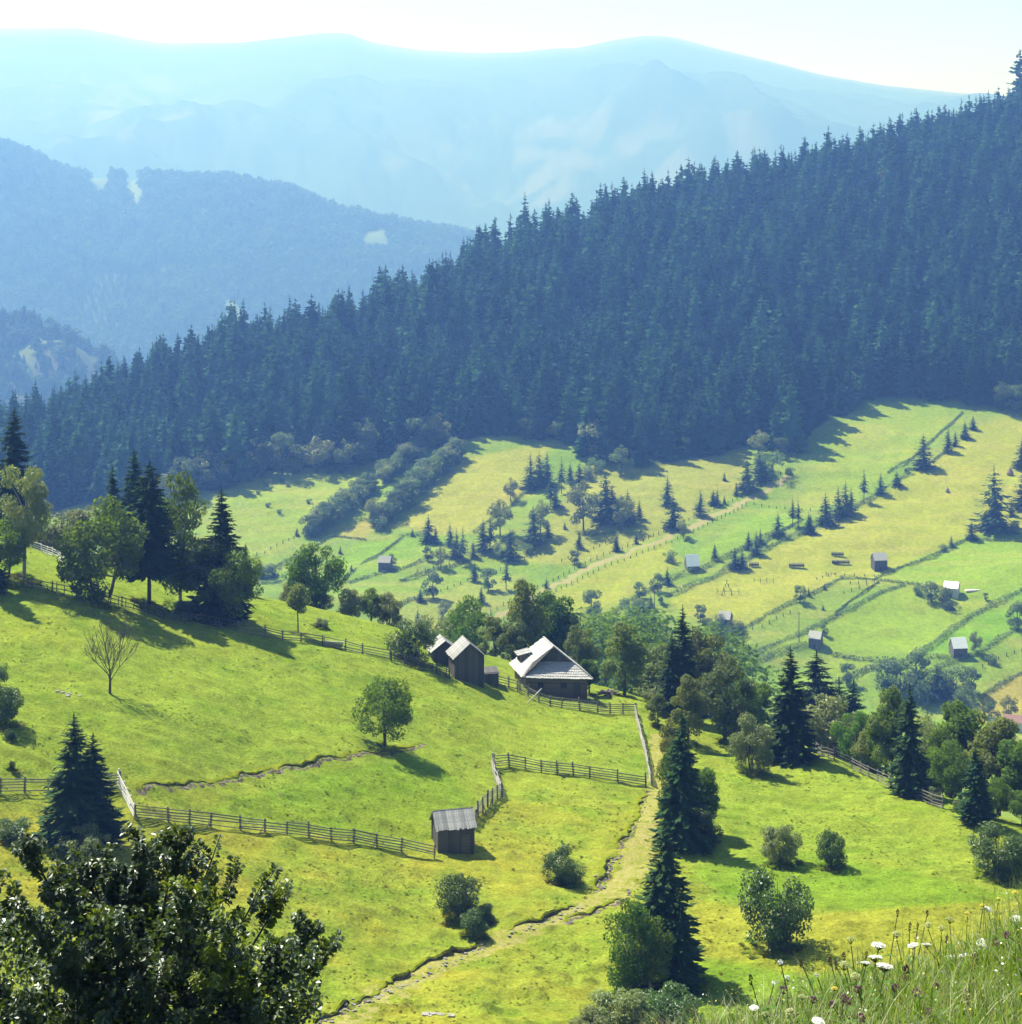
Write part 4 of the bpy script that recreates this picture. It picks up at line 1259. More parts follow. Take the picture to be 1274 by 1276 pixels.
# ---------------------------------------------------------------- trees of the near hill, one by one
SP = 'spruce_tree'
NEARTREES = [
    # kind, name, u, foot row, height in rows, label, category, distance, width
    ('spruce_near2', SP, 18, 716, 206, 'tall dark spruce at the left edge behind the pale birch', 'spruce', 268, .95),
    ('spruce_near1', SP, -24, 735, 160, 'dark spruce cut off by the left edge in front of the birch', 'spruce', None, .8),
    ('birch0', 'birch_tree', 30, 722, 164, 'pale silvery birch in front of the tall left-edge spruce', 'birch', None, .95),
    ('round0', 'leafy_tree', 4, 728, 74, 'small leafy tree at the left edge below the dark spruces', 'tree', None, .9),
    ('willow', 'willow_tree', 82, 715, 88, 'pale yellow-green willow behind the round dark tree', 'willow', 272, 1.0),
    ('willow', 'willow_tree', 52, 700, 44, 'small pale willow left of the larger pale willow', 'willow', 274, 1.1),
    ('round0', 'round_tree', 124, 754, 122, 'round dark leafy tree with several stems before the left spruces', 'tree', None, .92),
    ('spruce_bare', SP, 186, 755, 180, 'dense dark spruce with bare lower trunk in the left tree group', 'spruce', None, .98),
    ('spruce_near2', SP, 167, 738, 178, 'tallest dark spruce of the left tree group', 'spruce', 268, .9),
    ('spruce_near1', SP, 140, 728, 150, 'slim dark spruce at the left side of the left tree group', 'spruce', 270, .75),
    ('birch1', 'birch_tree', 225, 758, 172, 'loose green birch between the dark spruces of the left group', 'birch', None, .85),
    ('spruce_near1', SP, 276, 772, 166, 'open layered spruce at the right end of the left tree group', 'spruce', None, .95),
    ('tall0', 'leafy_tree', 258, 771, 112, 'leafy tree standing in front of the open layered spruce', 'tree', None, 1.35),
    ('spruce_near2', SP, 306, 773, 95, 'small spruce behind the lowest leafy tree of the left group', 'spruce', 262, .8),
    ('round1', 'leafy_tree', 294, 777, 92, 'round leafy tree at the lower right end of the left group', 'tree', None, .85),
    ('bushpale', 'leafy_bush', 190, 752, 36, 'sunlit bush under the bare trunk of the dense spruce', 'bush', 264, 1.0),
    ('bushpale', 'leafy_bush', 176, 748, 30, 'pale bush behind the fence left of the spruce trunk', 'bush', 266, 1.0),
    ('bush0', 'leafy_bush', 240, 768, 20, 'low dark bush in the stake fence under the birch', 'bush', None, 1.2),
    ('bush0', 'leafy_bush', 228, 764, 16, 'small dark bush in the stake fence beside the birch', 'bush', None, 1.4),
    ('round1', 'round_tree', 394, 775, 95, 'broad round tree on the ridge left of the farm', 'tree', 277, .95),
    ('slender', 'slender_tree', 371, 790, 68, 'slender young tree with a bare stem beside the slope fence', 'tree', None, .9),
    ('willow', 'leafy_bush', 365, 765, 42, 'pale loose bush left of the broad ridge tree', 'bush', 277, .8),
    ('bushpale', 'leafy_bush', 437, 778, 46, 'grey-green bush right of the broad ridge tree', 'bush', 277, .9),
    ('round1', 'leafy_bush', 462, 782, 48, 'light green bush in the middle of the ridge row', 'bush', 277, .85),
    ('bushpale', 'leafy_bush', 485, 784, 44, 'bush at the right end of the ridge row', 'bush', 277, .8),
    ('bush0', 'leafy_bush', 397, 778, 40, 'dark bush at the foot of the broad ridge tree', 'bush', 277, 1.2),
    ('bush1', 'leafy_bush', 517, 826, 56, 'dense bushy tree left of the low shed', 'bush', None, .92),
    ('bushpale', 'leafy_bush', 400, 782, 12, 'low weedy bush on the bright strip above the slope fence', 'bush', None, 1.5),
    ('birch0', 'leafy_tree', 545, 800, 50, 'pale hazy tree behind the dense bush beside the shed', 'tree', 330, 1.0),
    ('birch1', 'birch_tree', 586, 815, 74, 'light green birch behind the tall barn', 'birch', 300, 1.2),
    ('tall1', 'leafy_tree', 616, 830, 62, 'leafy tree just right of the tall barn', 'tree', 285, 1.3),
    ('tall1', 'leafy_tree', 570, 805, 48, 'yellow-green tree between shed and barn', 'tree', 310, 1.0),
    ('tall1', 'leafy_tree', 654, 838, 116, 'tall yellowing tree left of the farmhouse roof', 'tree', 284, .75),
    ('rust0', 'leafy_tree', 640, 840, 72, 'lower rusty-tinged tree beside the yard of the farmhouse', 'tree', 280, .95),
    ('tall0', 'leafy_tree', 692, 828, 100, 'tall dark leafy tree rising behind the farmhouse ridge', 'tree', 300, .95),
    ('rust0', 'leafy_tree', 724, 862, 88, 'rusty green tree at the right side of the farmhouse', 'tree', 272, .85),
    ('tall0', 'leafy_tree', 735, 866, 48, 'dark leafy tree in the shade beside the farmhouse door', 'tree', None, 1.1),
    ('tall1', 'leafy_tree', 778, 868, 92, 'yellow-green leafy tree alone right of the farmhouse', 'tree', None, 1.10),
    ('tall0', 'leafy_tree', 800, 850, 66, 'green tree behind the yellow-green tree', 'tree', 310, 1.3),
    ('tall1', 'leafy_tree', 822, 864, 60, 'light green tree behind the dark central spruces', 'tree', 290, 1.3),
    ('bushhaze', 'leafy_bush', 752, 826, 62, 'blue-hazy bush in the valley right of the farmhouse', 'bush', 400, 1.3),
    ('bushhaze', 'leafy_tree', 732, 800, 44, 'hazy tree in the valley behind the rusty tree', 'tree', 420, 1.3),
    ('bushhaze', 'leafy_bush', 775, 800, 40, 'hazy bush clump left of the pole in the valley', 'bush', 430, 1.6),
    ('bushhaze', 'leafy_bush', 800, 792, 32, 'hazy bush clump above the central spruces', 'bush', 440, 1.6),
    ('spruce_near0', SP, 851, 896, 140, 'big dark spruce in the middle of the right tree belt', 'spruce', None, .95),
    ('spruce_near2', SP, 838, 894, 104, 'dark spruce leaning on the left of the big central spruce', 'spruce', None, .95),
    ('rust0', 'leafy_tree', 880, 905, 130, 'tall leafy tree behind the big central spruce', 'tree', 258, .85),
    ('rust0', 'leafy_tree', 905, 925, 112, 'rusty-topped round tree right of the big central spruce', 'tree', None, .98),
    ('round0', 'leafy_tree', 920, 925, 74, 'dark leafy tree in the shade below the rusty-topped tree', 'tree', 240, .9),
    ('tall1', 'leafy_tree', 858, 926, 84, 'yellowing birch-like tree in front of the big central spruce', 'tree', None, .95),
    ('tall1', 'leafy_tree', 820, 905, 42, 'light green bush left of the central spruces above the track', 'bush', None, 1.2),
    ('bushpale', 'leafy_bush', 812, 875, 16, 'small leafy bush at the grass edge above the track', 'bush', None, 1.2),
    ('spruce_near1', SP, 850, 1060, 178, 'ragged spruce beside the track above the lower spruce', 'spruce', None, .82),
    ('birch1', 'birch_tree', 838, 1050, 120, 'loose birch with a pale trunk beside the ragged spruce', 'birch', None, .75),
    ('rust0', 'leafy_tree', 842, 990, 100, 'rust-tipped leafy tree above the ragged spruce', 'tree', None, .7),
    ('tall0', 'leafy_tree', 872, 1040, 92, 'leafy tree against the right of the ragged spruce', 'tree', None, 1.1),
    ('bush0', 'leafy_bush', 872, 1052, 44, 'dark bush in the shade at the foot of the ragged spruce', 'bush', None, 1.1),
    ('spruce_near1', SP, 828, 1222, 204, 'big dark layered spruce beside the track in the lower middle', 'spruce', None, 1.0),
    ('spruce_near0', SP, 846, 1236, 130, 'dark lower spruce against the big layered spruce', 'spruce', None, 1.0),
    ('birch1', 'leafy_tree', 788, 1244, 124, 'fine-leaved green tree left of the big layered spruce', 'tree', None, 1.25),
    ('birch1', 'birch_tree', 812, 1246, 105, 'reddish-tipped leafy tree before the big layered spruce', 'tree', None, 1.3),
    ('bushpale', 'leafy_bush', 775, 1285, 50, 'dusty low bush at the bottom edge below the fine-leaved tree', 'bush', None, 1.5),
    ('bush1', 'leafy_bush', 830, 1290, 58, 'shaded bush at the bottom edge under the layered spruce', 'bush', None, 1.3),
    ('bushpale', 'leafy_bush', 738, 1292, 34, 'low bush at the bottom edge left of the dusty bush', 'bush', None, 1.4),
    ('spruce_near0', SP, 985, 946, 140, 'dense broad spruce at the top of the right meadow', 'spruce', None, 1.12),
    ('bushpale', 'leafy_bush', 937, 962, 70, 'pale loose tree left of the dense broad spruce', 'bush', None, .75),
    ('tall0', 'leafy_tree', 945, 930, 82, 'green leafy tree behind the dense broad spruce', 'tree', 248, 1.4),
    ('spruce_near2', SP, 1018, 880, 66, 'dark spruce behind the right shoulder of the dense spruce', 'spruce', 320, 1.3),
    ('spruce_near0', SP, 1046, 888, 42, 'left one of the two small dark spruces in the valley', 'spruce', 320, 1.2),
    ('spruce_near1', SP, 1064, 888, 40, 'right one of the two small dark spruces in the valley', 'spruce', 320, 1.2),
    ('bushpale', 'leafy_bush', 1026, 935, 66, 'pale yellow bush right of the dense broad spruce', 'bush', 250, 1.0),
    ('willow', 'leafy_bush', 1048, 945, 60, 'pale bushy tree behind the right fence', 'bush', 250, .95),
    ('round1', 'leafy_tree', 1066, 955, 66, 'leafy tree with a dark shaded side behind the right fence', 'tree', 240, .85),
    ('tall1', 'leafy_tree', 1086, 962, 62, 'yellow-green leafy tree left of the tall right spruce', 'tree', 232, 1.2),
    ('tall0', 'leafy_tree', 1106, 972, 96, 'leafy tree touching the left side of the tall right spruce', 'tree', 225, 1.1),
    ('spruce_near0', SP, 1134, 990, 138, 'tall dense spruce on the right beside the fence', 'spruce', None, .92),
    ('tall1', 'leafy_tree', 1112, 975, 122, 'sunlit green tree against the tall right spruce', 'tree', 222, .75),
    ('birch0', 'leafy_tree', 1156, 960, 84, 'pale hazy tree behind the tall right spruce', 'tree', 260, .9),
    ('round0', 'leafy_tree', 1168, 985, 66, 'dark green leafy tree right of the tall right spruce', 'tree', 222, 1.0),
    ('tall0', 'leafy_tree', 1200, 1000, 132, 'tall bushy tree near the right edge', 'tree', 225, 1.15),
    ('round0', 'leafy_tree', 1185, 1000, 72, 'leafy tree below the tall bushy tree', 'tree', 215, 1.0),
    ('spruce_near2', SP, 1216, 1028, 96, 'small pine-like tree with a bare trunk on the right slope', 'pine', None, 1.15),
    ('tall1', 'leafy_tree', 1246, 1020, 128, 'light green tree by the right edge', 'tree', 215, 1.1),
    ('tall0', 'leafy_tree', 1274, 1030, 120, 'dark green tree cut by the right edge', 'tree', 210, 1.3),
    ('round0', 'leafy_tree', 1240, 1040, 66, 'dark leafy tree below the light green right-edge tree', 'tree', 200, 1.0),
    ('round1', 'leafy_tree', 1274, 1050, 62, 'leafy tree in the lower right tree belt at the edge', 'tree', 198, 1.1),
    ('bush1', 'leafy_bush', 1243, 1090, 62, 'spreading bush with a shadow near the right edge', 'bush', None, 1.05),
    ('bush0', 'leafy_bush', 1272, 1092, 50, 'bush cut by the right edge beside the spreading bush', 'bush', None, 1.0),
    ('bushpale', 'leafy_bush', 1165, 1000, 20, 'small yellow bush behind the end of the right fence', 'bush', None, .9),
    ('bushpale', 'leafy_bush', 1195, 1010, 14, 'tiny yellow bush on the dry strip right of the fence', 'bush', None, 1.0),
    ('round1', 'field_tree', 480, 931, 86, 'lone round tree in the middle of the bright meadow', 'tree', None, .92),
    ('spruce_near0', SP, 92, 1050, 160, 'taller spruce of the dark pair on the left', 'spruce', None, 1.3),
    ('spruce_near0', SP, 116, 1050, 136, 'shorter right-hand spruce of the dark pair on the left', 'spruce', None, 1.35),
    ('bush0', 'leafy_bush', 573, 1142, 52, 'round bush with white-edged leaves below the plank hut', 'bush', None, .95),
    ('bush0', 'leafy_bush', 590, 1166, 32, 'small yellow-green bush beside the bank below the round bush', 'bush', None, 1.0),
    ('bush0', 'leafy_bush', 604, 1149, 22, 'tiny bush right of the small yellow-green bush', 'bush', None, 1.1),
    ('bush1', 'leafy_bush', 702, 1099, 44, 'round bush standing beside the track', 'bush', None, 1.05),
    ('bushpale', 'leafy_bush', 973, 1075, 48, 'pale round bush in the right meadow', 'bush', None, .98),
    ('bush0', 'leafy_bush', 1037, 1082, 46, 'dark round bush right of the pale round bush', 'bush', None, .72),
    ('bush1', 'leafy_bush', 962, 1182, 100, 'largest dark bush in the right meadow', 'bush', None, .78),
    ('bush0', 'leafy_bush', 8, 903, 48, 'dark bush at the left edge of the bright meadow', 'bush', None, .85),
    ('bush1', 'leafy_bush', -8, 862, 40, 'bush cut by the left edge above the dark bush', 'bush', None, .8),
    ('bush0', 'leafy_bush', 12, 922, 14, 'tiny dark bush below the dark left-edge bush', 'bush', None, .9),
    ('bush0', 'leafy_bush', 15, 960, 12, 'tiny bush above the left-edge fence', 'bush', None, .7),
    ('bush1', 'leafy_bush', 14, 1046, 28, 'low dark bush left of the spruce pair', 'bush', None, 1.4),
    ('bushpale', 'leafy_bush', 108, 1075, 45, 'light green bush just below the spruce pair', 'bush', None, 1.3),
]
BASES = []
for kind, name, u, v, h, lab, cat, y, wd in NEARTREES:
    if y is not None:
        h = h + 0
    t = tree(kind, name, u, v, h, lab, cat, None, y, wd)
    if y is None: BASES.append((t.location.x, t.location.y, t.scale.x * (.42 if 'bush' in name else .12)))

# bare tree
p = hit(137, 864)
H = 84 / F * p.y
e = empty('bare_tree', p); tag(e, 'leafless small tree alone on the bright meadow', 'tree')
mb = MB(); tb = MB()
mb.tube([(0, 0, -.1), (.03, 0, H * .2), (-.02, .02, H * .36)], [.16, .12, .10], 7)
def twig(mbx, a, d, L_, r, lvl):
    pts_ = [a]
    dd = Vector(d)
    for k in range(3):
        dd = (dd + Vector((R.gauss(0, .13), R.gauss(0, .13), .10))).normalized()
        pts_.append(pts_[-1] + dd * L_ / 3)
    mbx.tube(pts_, [r, r * .8, r * .6, r * .35], 4, False)
    if lvl == 0: return
    for k in range(4 if lvl > 1 else 3):
        f = R.uniform(.3, 1)
        i = min(2, int(f * 3))
        q = pts_[i].lerp(pts_[i + 1], f * 3 - i)
        nd = (dd + Vector((R.gauss(0, .45), R.gauss(0, .45), R.uniform(-.05, .4)))).normalized()
        twig(mbx, q, nd, L_ * R.uniform(.5, .75), r * .55, lvl - 1)
for k in range(10):
    a = k * 2.4
    z = H * (.17 + .02 * k)
    twig(tb, Vector((0, 0, z)), (math.cos(a) * .75, math.sin(a) * .75, 1.0), H * .46, .06, 3)
obj('trunk', mb.mesh('bare_trunk', [M['bark']]), e)
obj('branches', tb.mesh('bare_branches', [M['twig']]), e)

# ---------------------------------------------------------------- the far slope: lane, hedges, huts, trees
lane_m, nt, p_, out_ = new_mat('dry_lane')
pos = N(nt, 'ShaderNodeNewGeometry').outputs['Position']
c_ = ramp(nt, noise(nt, .8, 4, .65, pos), [(.3, (.19, .19, .05)), (.7, (.27, .225, .12))])
nt.links.new(c_, p_.inputs['Base Color']); p_.inputs['Roughness'].default_value = 1; p_.inputs['Specular IOR Level'].default_value = 0
LANE = [(612,774),(655,750),(700,726),(740,706),(780,691),(804,681),(848,662),(892,642),(940,620),(985,594)]
t_ = obj('lane', ribbon(LANE, 3.3, 'lane', lane_m, .06, 3,   .15, 640)); tag(t_, kind='structure')

def hedge(px, h, wd, label, dens=7, mat='leaf_far', name='hedge', leaf=.55, group='hedges between the far fields'):
    P = run_pts2(px, 1.3, 640)
    c0 = P[0]
    g_ = np.random.default_rng(int(abs(px[0][0]) * 7 + px[-1][1]))
    n = len(P) * dens
    i = g_.integers(0, len(P), n)
    base = np.array([tuple(P[k] - c0) for k in i])
    hv = h * (.55 + .9 * vnoise(i * .13, np.full(n, px[0][0] * .1), 3))
    c = base + np.stack([g_.normal(size=n) * wd * .5, g_.normal(size=n) * wd * .5 + g_.uniform(-.5, .5, n), g_.uniform(.05, 1, n) * hv], 1)
    nn = unit(g_.normal(size=(n, 3)) + np.array([0, 0, .8]))
    d = unit(np.cross(nn, g_.normal(size=(n, 3))))
    l = leaf * g_.uniform(.6, 1.5, n)
    v, q = rhombs(c, d, nn, l, l * .7)
    o = obj(name, mesh_np(name, v, q, [M[mat]]), None, c0)
    tag(o, label, 'hedge', group)
    return o
HEDGES = [
    ([(926,837),(957,818),(982,809),(1004,804)], 2.2, 1.2, 'dark hedge running left from the hut below the pole'),
    ([(1036,817),(1060,821),(1090,824),(1115,823)], 1.8, 1.0, 'short hedge running right from the hut below the pole'),
    ([(917,824),(960,805),(997,792),(1025,777),(1065,757),(1103,737),(1127,729)], 1.6, 1.0, 'long straight hedge climbing behind the hut with the pole'),
    ([(880,800),(926,785),(960,765),(991,749),(1013,740),(1032,730),(1050,721)], 1.5, .9, 'hedge climbing right from the hut among bushes'),
    ([(1050,721),(1070,721),(1090,723),(1118,726),(1146,729)], 1.4, .9, 'level hedge below the dark hut in the pale field'),
    ([(1092,721),(1124,707),(1158,697),(1189,680),(1208,671)], 1.5, .9, 'hedge climbing from the dark hut towards the big field spruce'),
    ([(1208,671),(1230,673),(1274,676),(1330,678)], 1.2, .9, 'level hedge under the big field spruce'),
    ([(1330,722),(1274,736),(1236,755),(1205,772),(1177,793),(1149,814)], 2.2, 1.1, 'thick dark hedge curving up from the valley bushes to the right edge'),
    ([(1330,770),(1274,784),(1245,797),(1226,812),(1208,818),(1180,820),(1152,820)], 2.0, 1.1, 'hedge bending past the white-roofed hut'),
    ([(1196,822),(1172,832),(1155,838),(1140,845)], 1.6, 1.0, 'short hedge below the white-roofed hut'),
    ([(1330,815),(1274,839),(1245,854),(1223,870)], 1.6, .9, 'hedge along the top of the brown ploughed field'),
    ([(760,768),(793,745),(830,726),(854,715),(883,706),(909,692),(935,678),(964,666),(997,651)], 1.9, 1.0, 'upper hedge of the double row below the lane'),
    ([(832,744),(859,732),(892,719),(912,706),(936,695),(962,681),(997,666)], 2.1, 1.0, 'lower hedge of the double row below the lane'),
    ([(997,666),(1030,650),(1060,636),(1077,626),(1094,615),(1132,592)], 1.6, 1.0, 'hedge among the row of spruces on the right field'),
    ([(1107,589),(1140,569),(1162,549),(1193,521),(1200,514)], 1.0, .7, 'thin hedge line up to the forest on the right'),
    ([(1162,575),(1170,569),(1180,561)], 1.0, .8, 'short hedge scrap beside the upper field spruce'),
    ([(319,718),(348,705),(385,686),(417,668)], 1.5, .9, 'hedge on the left slope above the ridge bushes'),
    ([(417,668),(436,671),(455,673)], 1.0, .8, 'short level hedge under the double bush rows'),
    ([(436,726),(471,716),(506,708),(540,694)], 1.6, .9, 'hedge passing below the little hut on the left slope'),
    ([(400,737),(430,722),(455,700),(478,688),(500,672)], 1.0, .8, 'thin hedge left of the little hut'),
    ([(500,724),(544,710),(577,703),(595,695),(623,679),(640,664)], 1.4, .9, 'hedge under the spruces in the middle of the far meadow'),
    ([(590,664),(602,656),(620,642),(636,632),(654,613)], 1.3, .9, 'hedge at the right side of the tan meadow'),
    ([(495,756),(510,748),(522,746)], 1.8, 1.0, 'thick short hedge above the dense bush by the shed'),
    ([(727,667),(745,667),(768,664)], 1.8, 1.2, 'low hedge under the tall birch of the far meadow'),
    ([(500,668),(515,667),(528,666)], 1.8, 1.2, 'low hedge right of the double bush rows'),
    ([(1040,852),(1070,838),(1095,828)], 1.3, .9, 'thin hedge in the valley fields left of the bush clump'),
    ([(1060,848),(1082,836),(1108,830),(1125,824)], 1.2, .9, 'second thin hedge in the valley fields beside the bush clump'),
    ([(1095,726),(1060,749),(1042,765)], .9, .6, 'faint hedge line inside the striped field'),
    ([(943,684),(960,672),(975,662),(1000,648)], .8, .8, 'undergrowth inside the double hedge row'),
]
for px, h, wd, lab in HEDGES:
    hedge(px, h * .9, wd * 1.15, lab, 30, leaf=.55)

def post_fence(px, label, h=1.5, step=4.4, rails=1):
    P = run_points2(px, step)
    c0 = P[0]
    e = empty('post_fence', c0); tag(e, label, 'fence', 'thin post fences on the far slope')
    pb, rb_ = MB(), MB()
    for p_ in P:
        q = p_ - c0
        pb.box(q.x - .15, q.y - .15, q.z - .2, q.x + .15, q.y + .15, q.z + h * R.uniform(.8, 1.25))
    for a, b in zip(P[:-1], P[1:]):
        for k in range(rails):
            z = Vector((0, 0, h * (.45 + .4 * k)))
            rb_.tube([a - c0 + z, b - c0 + z], .035, 4, False)
    po = obj('posts', pb.mesh('posts', [M['bark']]), e); po['kind'] = 'stuff'
    ro = obj('rails', rb_.mesh('rails', [M['bark']]), e); ro['kind'] = 'stuff'
    return e
def run_points2(px, step):
    P = [hit(u, v, 640) for u, v in px]
    out = []
    for a, b in zip(P[:-1], P[1:]):
        n = max(1, int(round(math.hypot(b.x - a.x, b.y - a.y) / step)))
        out += [a.lerp(b, i / n) for i in range(n)]
    out.append(P[-1])
    return [Vector((q.x, q.y, gz(q.x, q.y))) for q in out]
post_fence([(604,770),(650,744),(696,721),(736,700),(776,685),(802,675),(846,656),(890,636),(936,613),(985,588)], 'post fence along the upper side of the pale lane', 1.7, 4.2)
post_fence([(620,780),(660,756),(706,732),(746,711),(786,696),(808,687),(852,668),(894,649),(930,630)], 'post fence along the lower side of the pale lane', 1.7, 4.2)
post_fence([(300,700),(330,690),(360,674),(385,660),(400,650)], 'thin post fence across the left far meadow')
post_fence([(500,755),(533,742),(566,731),(599,720),(640,704),(668,690)], 'thin post fence below the lone spruces of the far meadow')
post_fence([(940,629),(968,634),(1010,637),(1020,640)], 'thin post fence level across the green field')
post_fence([(520,714),(560,704),(580,700)], 'short post fence by the grey tree')
post_fence([(700,700),(740,684),(770,672)], 'thin post fence above the pale lane')
post_fence([(1274,812),(1245,822),(1225,832),(1215,838)], 'thin post fence in the green field right of the white hut')
post_fence([(1052,740),(1090,726),(1060,728)], 'thin post fence in the striped field')
post_fence([(900,742),(906,727),(912,742)], 'drying posts left in the pale field')
post_fence([(1018,722),(1040,716),(1090,718)], 'thin post fence above the level hedge', 1.0)
post_fence([(926,790),(950,782),(985,765)], 'posts along the field edge right of the bush hut')
def rack(u0, v, n, du, label):
    P = [hit(u0 + k * du, v + (k % 2) * .6, 640) for k in range(n)]
    c0 = P[0]
    e = empty('drying_rack', c0); tag(e, label, 'drying rack')
    for q in P:
        bar('post', 'bark', e, q - c0, q - c0 + Vector((0, 0, 2.3)), .2, .2)
    for a, b in zip(P[:-1], P[1:]):
        bar('rail', 'bark', e, a - c0 + Vector((0, 0, 1.3)), b - c0 + Vector((0, 0, 1.3)), .12, .12)
rack(894, 740, 4, 9, 'lower row of thin hay posts in the pale field')
rack(940, 726, 4, 8, 'upper row of thin hay posts in the pale field')
rack(1030, 718, 3, 6, 'short row of hay posts right of the pale field')

def hay_rack(u, v, wpx, label):
    p_ = hit(u, v, 640); wd = wpx / F * p_.y
    e = empty('hay_rack', p_, R.uniform(-.1, .05)); tag(e, label, 'hay rack', 'low dark racks in the pale far field')
    for k in range(4):
        x = (k / 3 - .5) * wd * .92
        bar('leg', 'bark', e, (x, 0, -.2), (x, 0, 1.75), .2, .2)
    for z in (.6, 1.15):
        bar('rail', 'dark', e, (-wd / 2, 0, z), (wd / 2, 0, z), .4, .6)
    bar('roof_board', 'wall', e, (-wd / 2, 0, 1.85), (wd / 2, 0, 1.85), .14, 1.4)
hay_rack(993, 707, 19, 'low dark rack nearest the double hedge in the pale field')
hay_rack(1044, 693, 15, 'upper one of the two stacked low racks in the pale field')
hay_rack(1048, 703, 22, 'lower one of the two stacked low racks in the pale field')
hay_rack(940, 706, 12, 'small low rack in the shade of the double hedge')

def far_hut(u, v, wpx, hpx, label, yaw=-8, d=1.0, roofmat='roof', wallmat='wall', ridge='x', over=.25, cat='hut', rise=.36):
    p_ = hit(u, v, 640)
    s = p_.y / F
    w_ = wpx * s * .86; dd = w_ * d
    Ht = hpx * s
    hw_ = Ht * (1 - rise); hr_ = Ht
    e = empty('field_hut' if cat != 'house' else 'small_house', (p_.x, p_.y + dd * .4, p_.z), math.radians(yaw)); tag(e, label, cat)
    hx, hy = w_ / 2, dd / 2
    mb = MB()
    v_ = []
    for x in (-hx, hx):
        v_ += [(x, -hy, -.8), (x, hy, -.8), (x, hy, hw_), (x, 0, hr_ - .12), (x, -hy, hw_)]
    mb.add(v_, [(0,1,6,5), (1,2,7,6), (2,3,8,7), (3,4,9,8), (4,0,5,9)], [(0,4,3),(0,3,2),(0,2,1),(5,8,9),(5,7,8),(5,6,7)])
    wl_ = obj('wall', mb.mesh('wall', [M[wallmat]]), e)
    n = max(4, int(w_ / .5))
    for i in range(n):
        obj('plank', boxmesh(wallmat), wl_, (-hx + (i + .5) * w_ / n, -hy - .02, hw_ / 2 - .4), None, (w_ / n * .86, .06, hw_ + .75))
    drop = (hr_ - hw_) / hy
    for sg in (-1, 1):
        a = Vector((0, 0, hr_ + .02)); run = hy + over
        P_ = [(-hx - over, 0, hr_), (hx + over, 0, hr_), (hx + over, sg * run, hr_ - drop * run), (-hx - over, sg * run, hr_ - drop * run)]
        nrm = Vector((0, sg * drop, 1)).normalized()
        rb_ = MB()
        P_ = [tuple(Vector(q) + nrm * .10) for q in P_]
        if sg > 0: P_ = P_[::-1]
        rb_.slab(P_, nrm, .09)
        ro = obj('roof', rb_.mesh('roof', [M[roofmat]]), e)
    dm_ = MB(); dm_.box(-.4, -hy - .09, -.3, .5, -hy - .06, min(1.8, hw_ * .85)); obj('door', dm_.mesh('door', [M['dark']]), e)
    return e
far_hut(480, 712, 17, 18, 'little dark hut on the left far slope beside a small tree', -10)
far_hut(863, 712, 18, 20, 'hut with a bright white roof among the double hedge', 10, .9, 'metal', 'wall', rise=.62)
far_hut(1097, 711, 19, 21, 'dark hut standing alone in the pale far field', 8, .9)
far_hut(905, 785, 17, 22, 'grey hut surrounded by bushes in the lower pale field', -22)
far_hut(1018, 808, 17, 20, 'dark hut beside the pole in the valley fields', -22, 1.1)
far_hut(1196, 820, 21, 24, 'hut with a shining white roof near the right edge', 8, .9, 'metal', 'wall', rise=.45)
far_hut(1188, 744, 20, 18, 'small house with a pale roof behind the orchard bushes', -25, .9, 'metal', 'plaster', cat='house')
far_hut(1266, 912, 28, 19, 'house with a faded red roof at the right edge in the valley', -20, .8, 'redroof', 'plaster', cat='house')
far_hut(933, 862, 14, 12, 'pale flat roof glimpsed between the trees in the valley', -10, 1.0, 'metal', 'plaster', cat='shed')
p = hit(1212, 736, 640)
tag(obj('stone_heap', boxmesh('plaster'), None, (p.x, p.y, p.z + .1), (0, 0, .2), (7.0, 2.0, .7)), 'long pale patch of stacked boards in the green field at the right edge', 'stack')

def cone_stack(u, v, hpx, label):
    p_ = hit(u, v, 640); H = hpx / F * p_.y
    mb = MB(); mb.tube([(0,0,-.2), (0,0,H*.3), (0,0,H*.7), (.03,0,H)], [H*.42, H*.44, H*.26, H*.05], 10)
    o = obj('haystack', mb.mesh('haystack', [M['hay']]), None, p_)
    pb = MB(); pb.tube([(0,0,H*.9), (0,0,H*1.2)], .05, 4)
    obj('pole', pb.mesh('stack_pole', [M['bark']]), o)
    tag(o, label, 'haystack')
cone_stack(1259, 592, 10, 'brown haystack in the upper pale field near the right edge')
cone_stack(1181, 613, 6, 'small dark hay heap in the upper pale field')

def pole(u, v, hpx, label):
    p_ = hit(u, v, 640); H = hpx / F * p_.y
    e = empty('utility_pole', p_); tag(e, label, 'utility pole')
    mb = MB(); mb.tube([(0,0,-.3), (0,0,H)], [.20, .13], 6); obj('post', mb.mesh('pole_post', [M['bark']]), e)
    mb = MB(); mb.box(-.9, -.08, H - 1.2, .9, .08, H - 1.0); obj('crossarm', mb.mesh('crossarm', [M['bark']]), e)
pole(996, 800, 38, 'tall thin pole beside the dark valley hut')
pole(816, 767, 32, 'thin wooden pole among the hedge bushes left of the pale field')

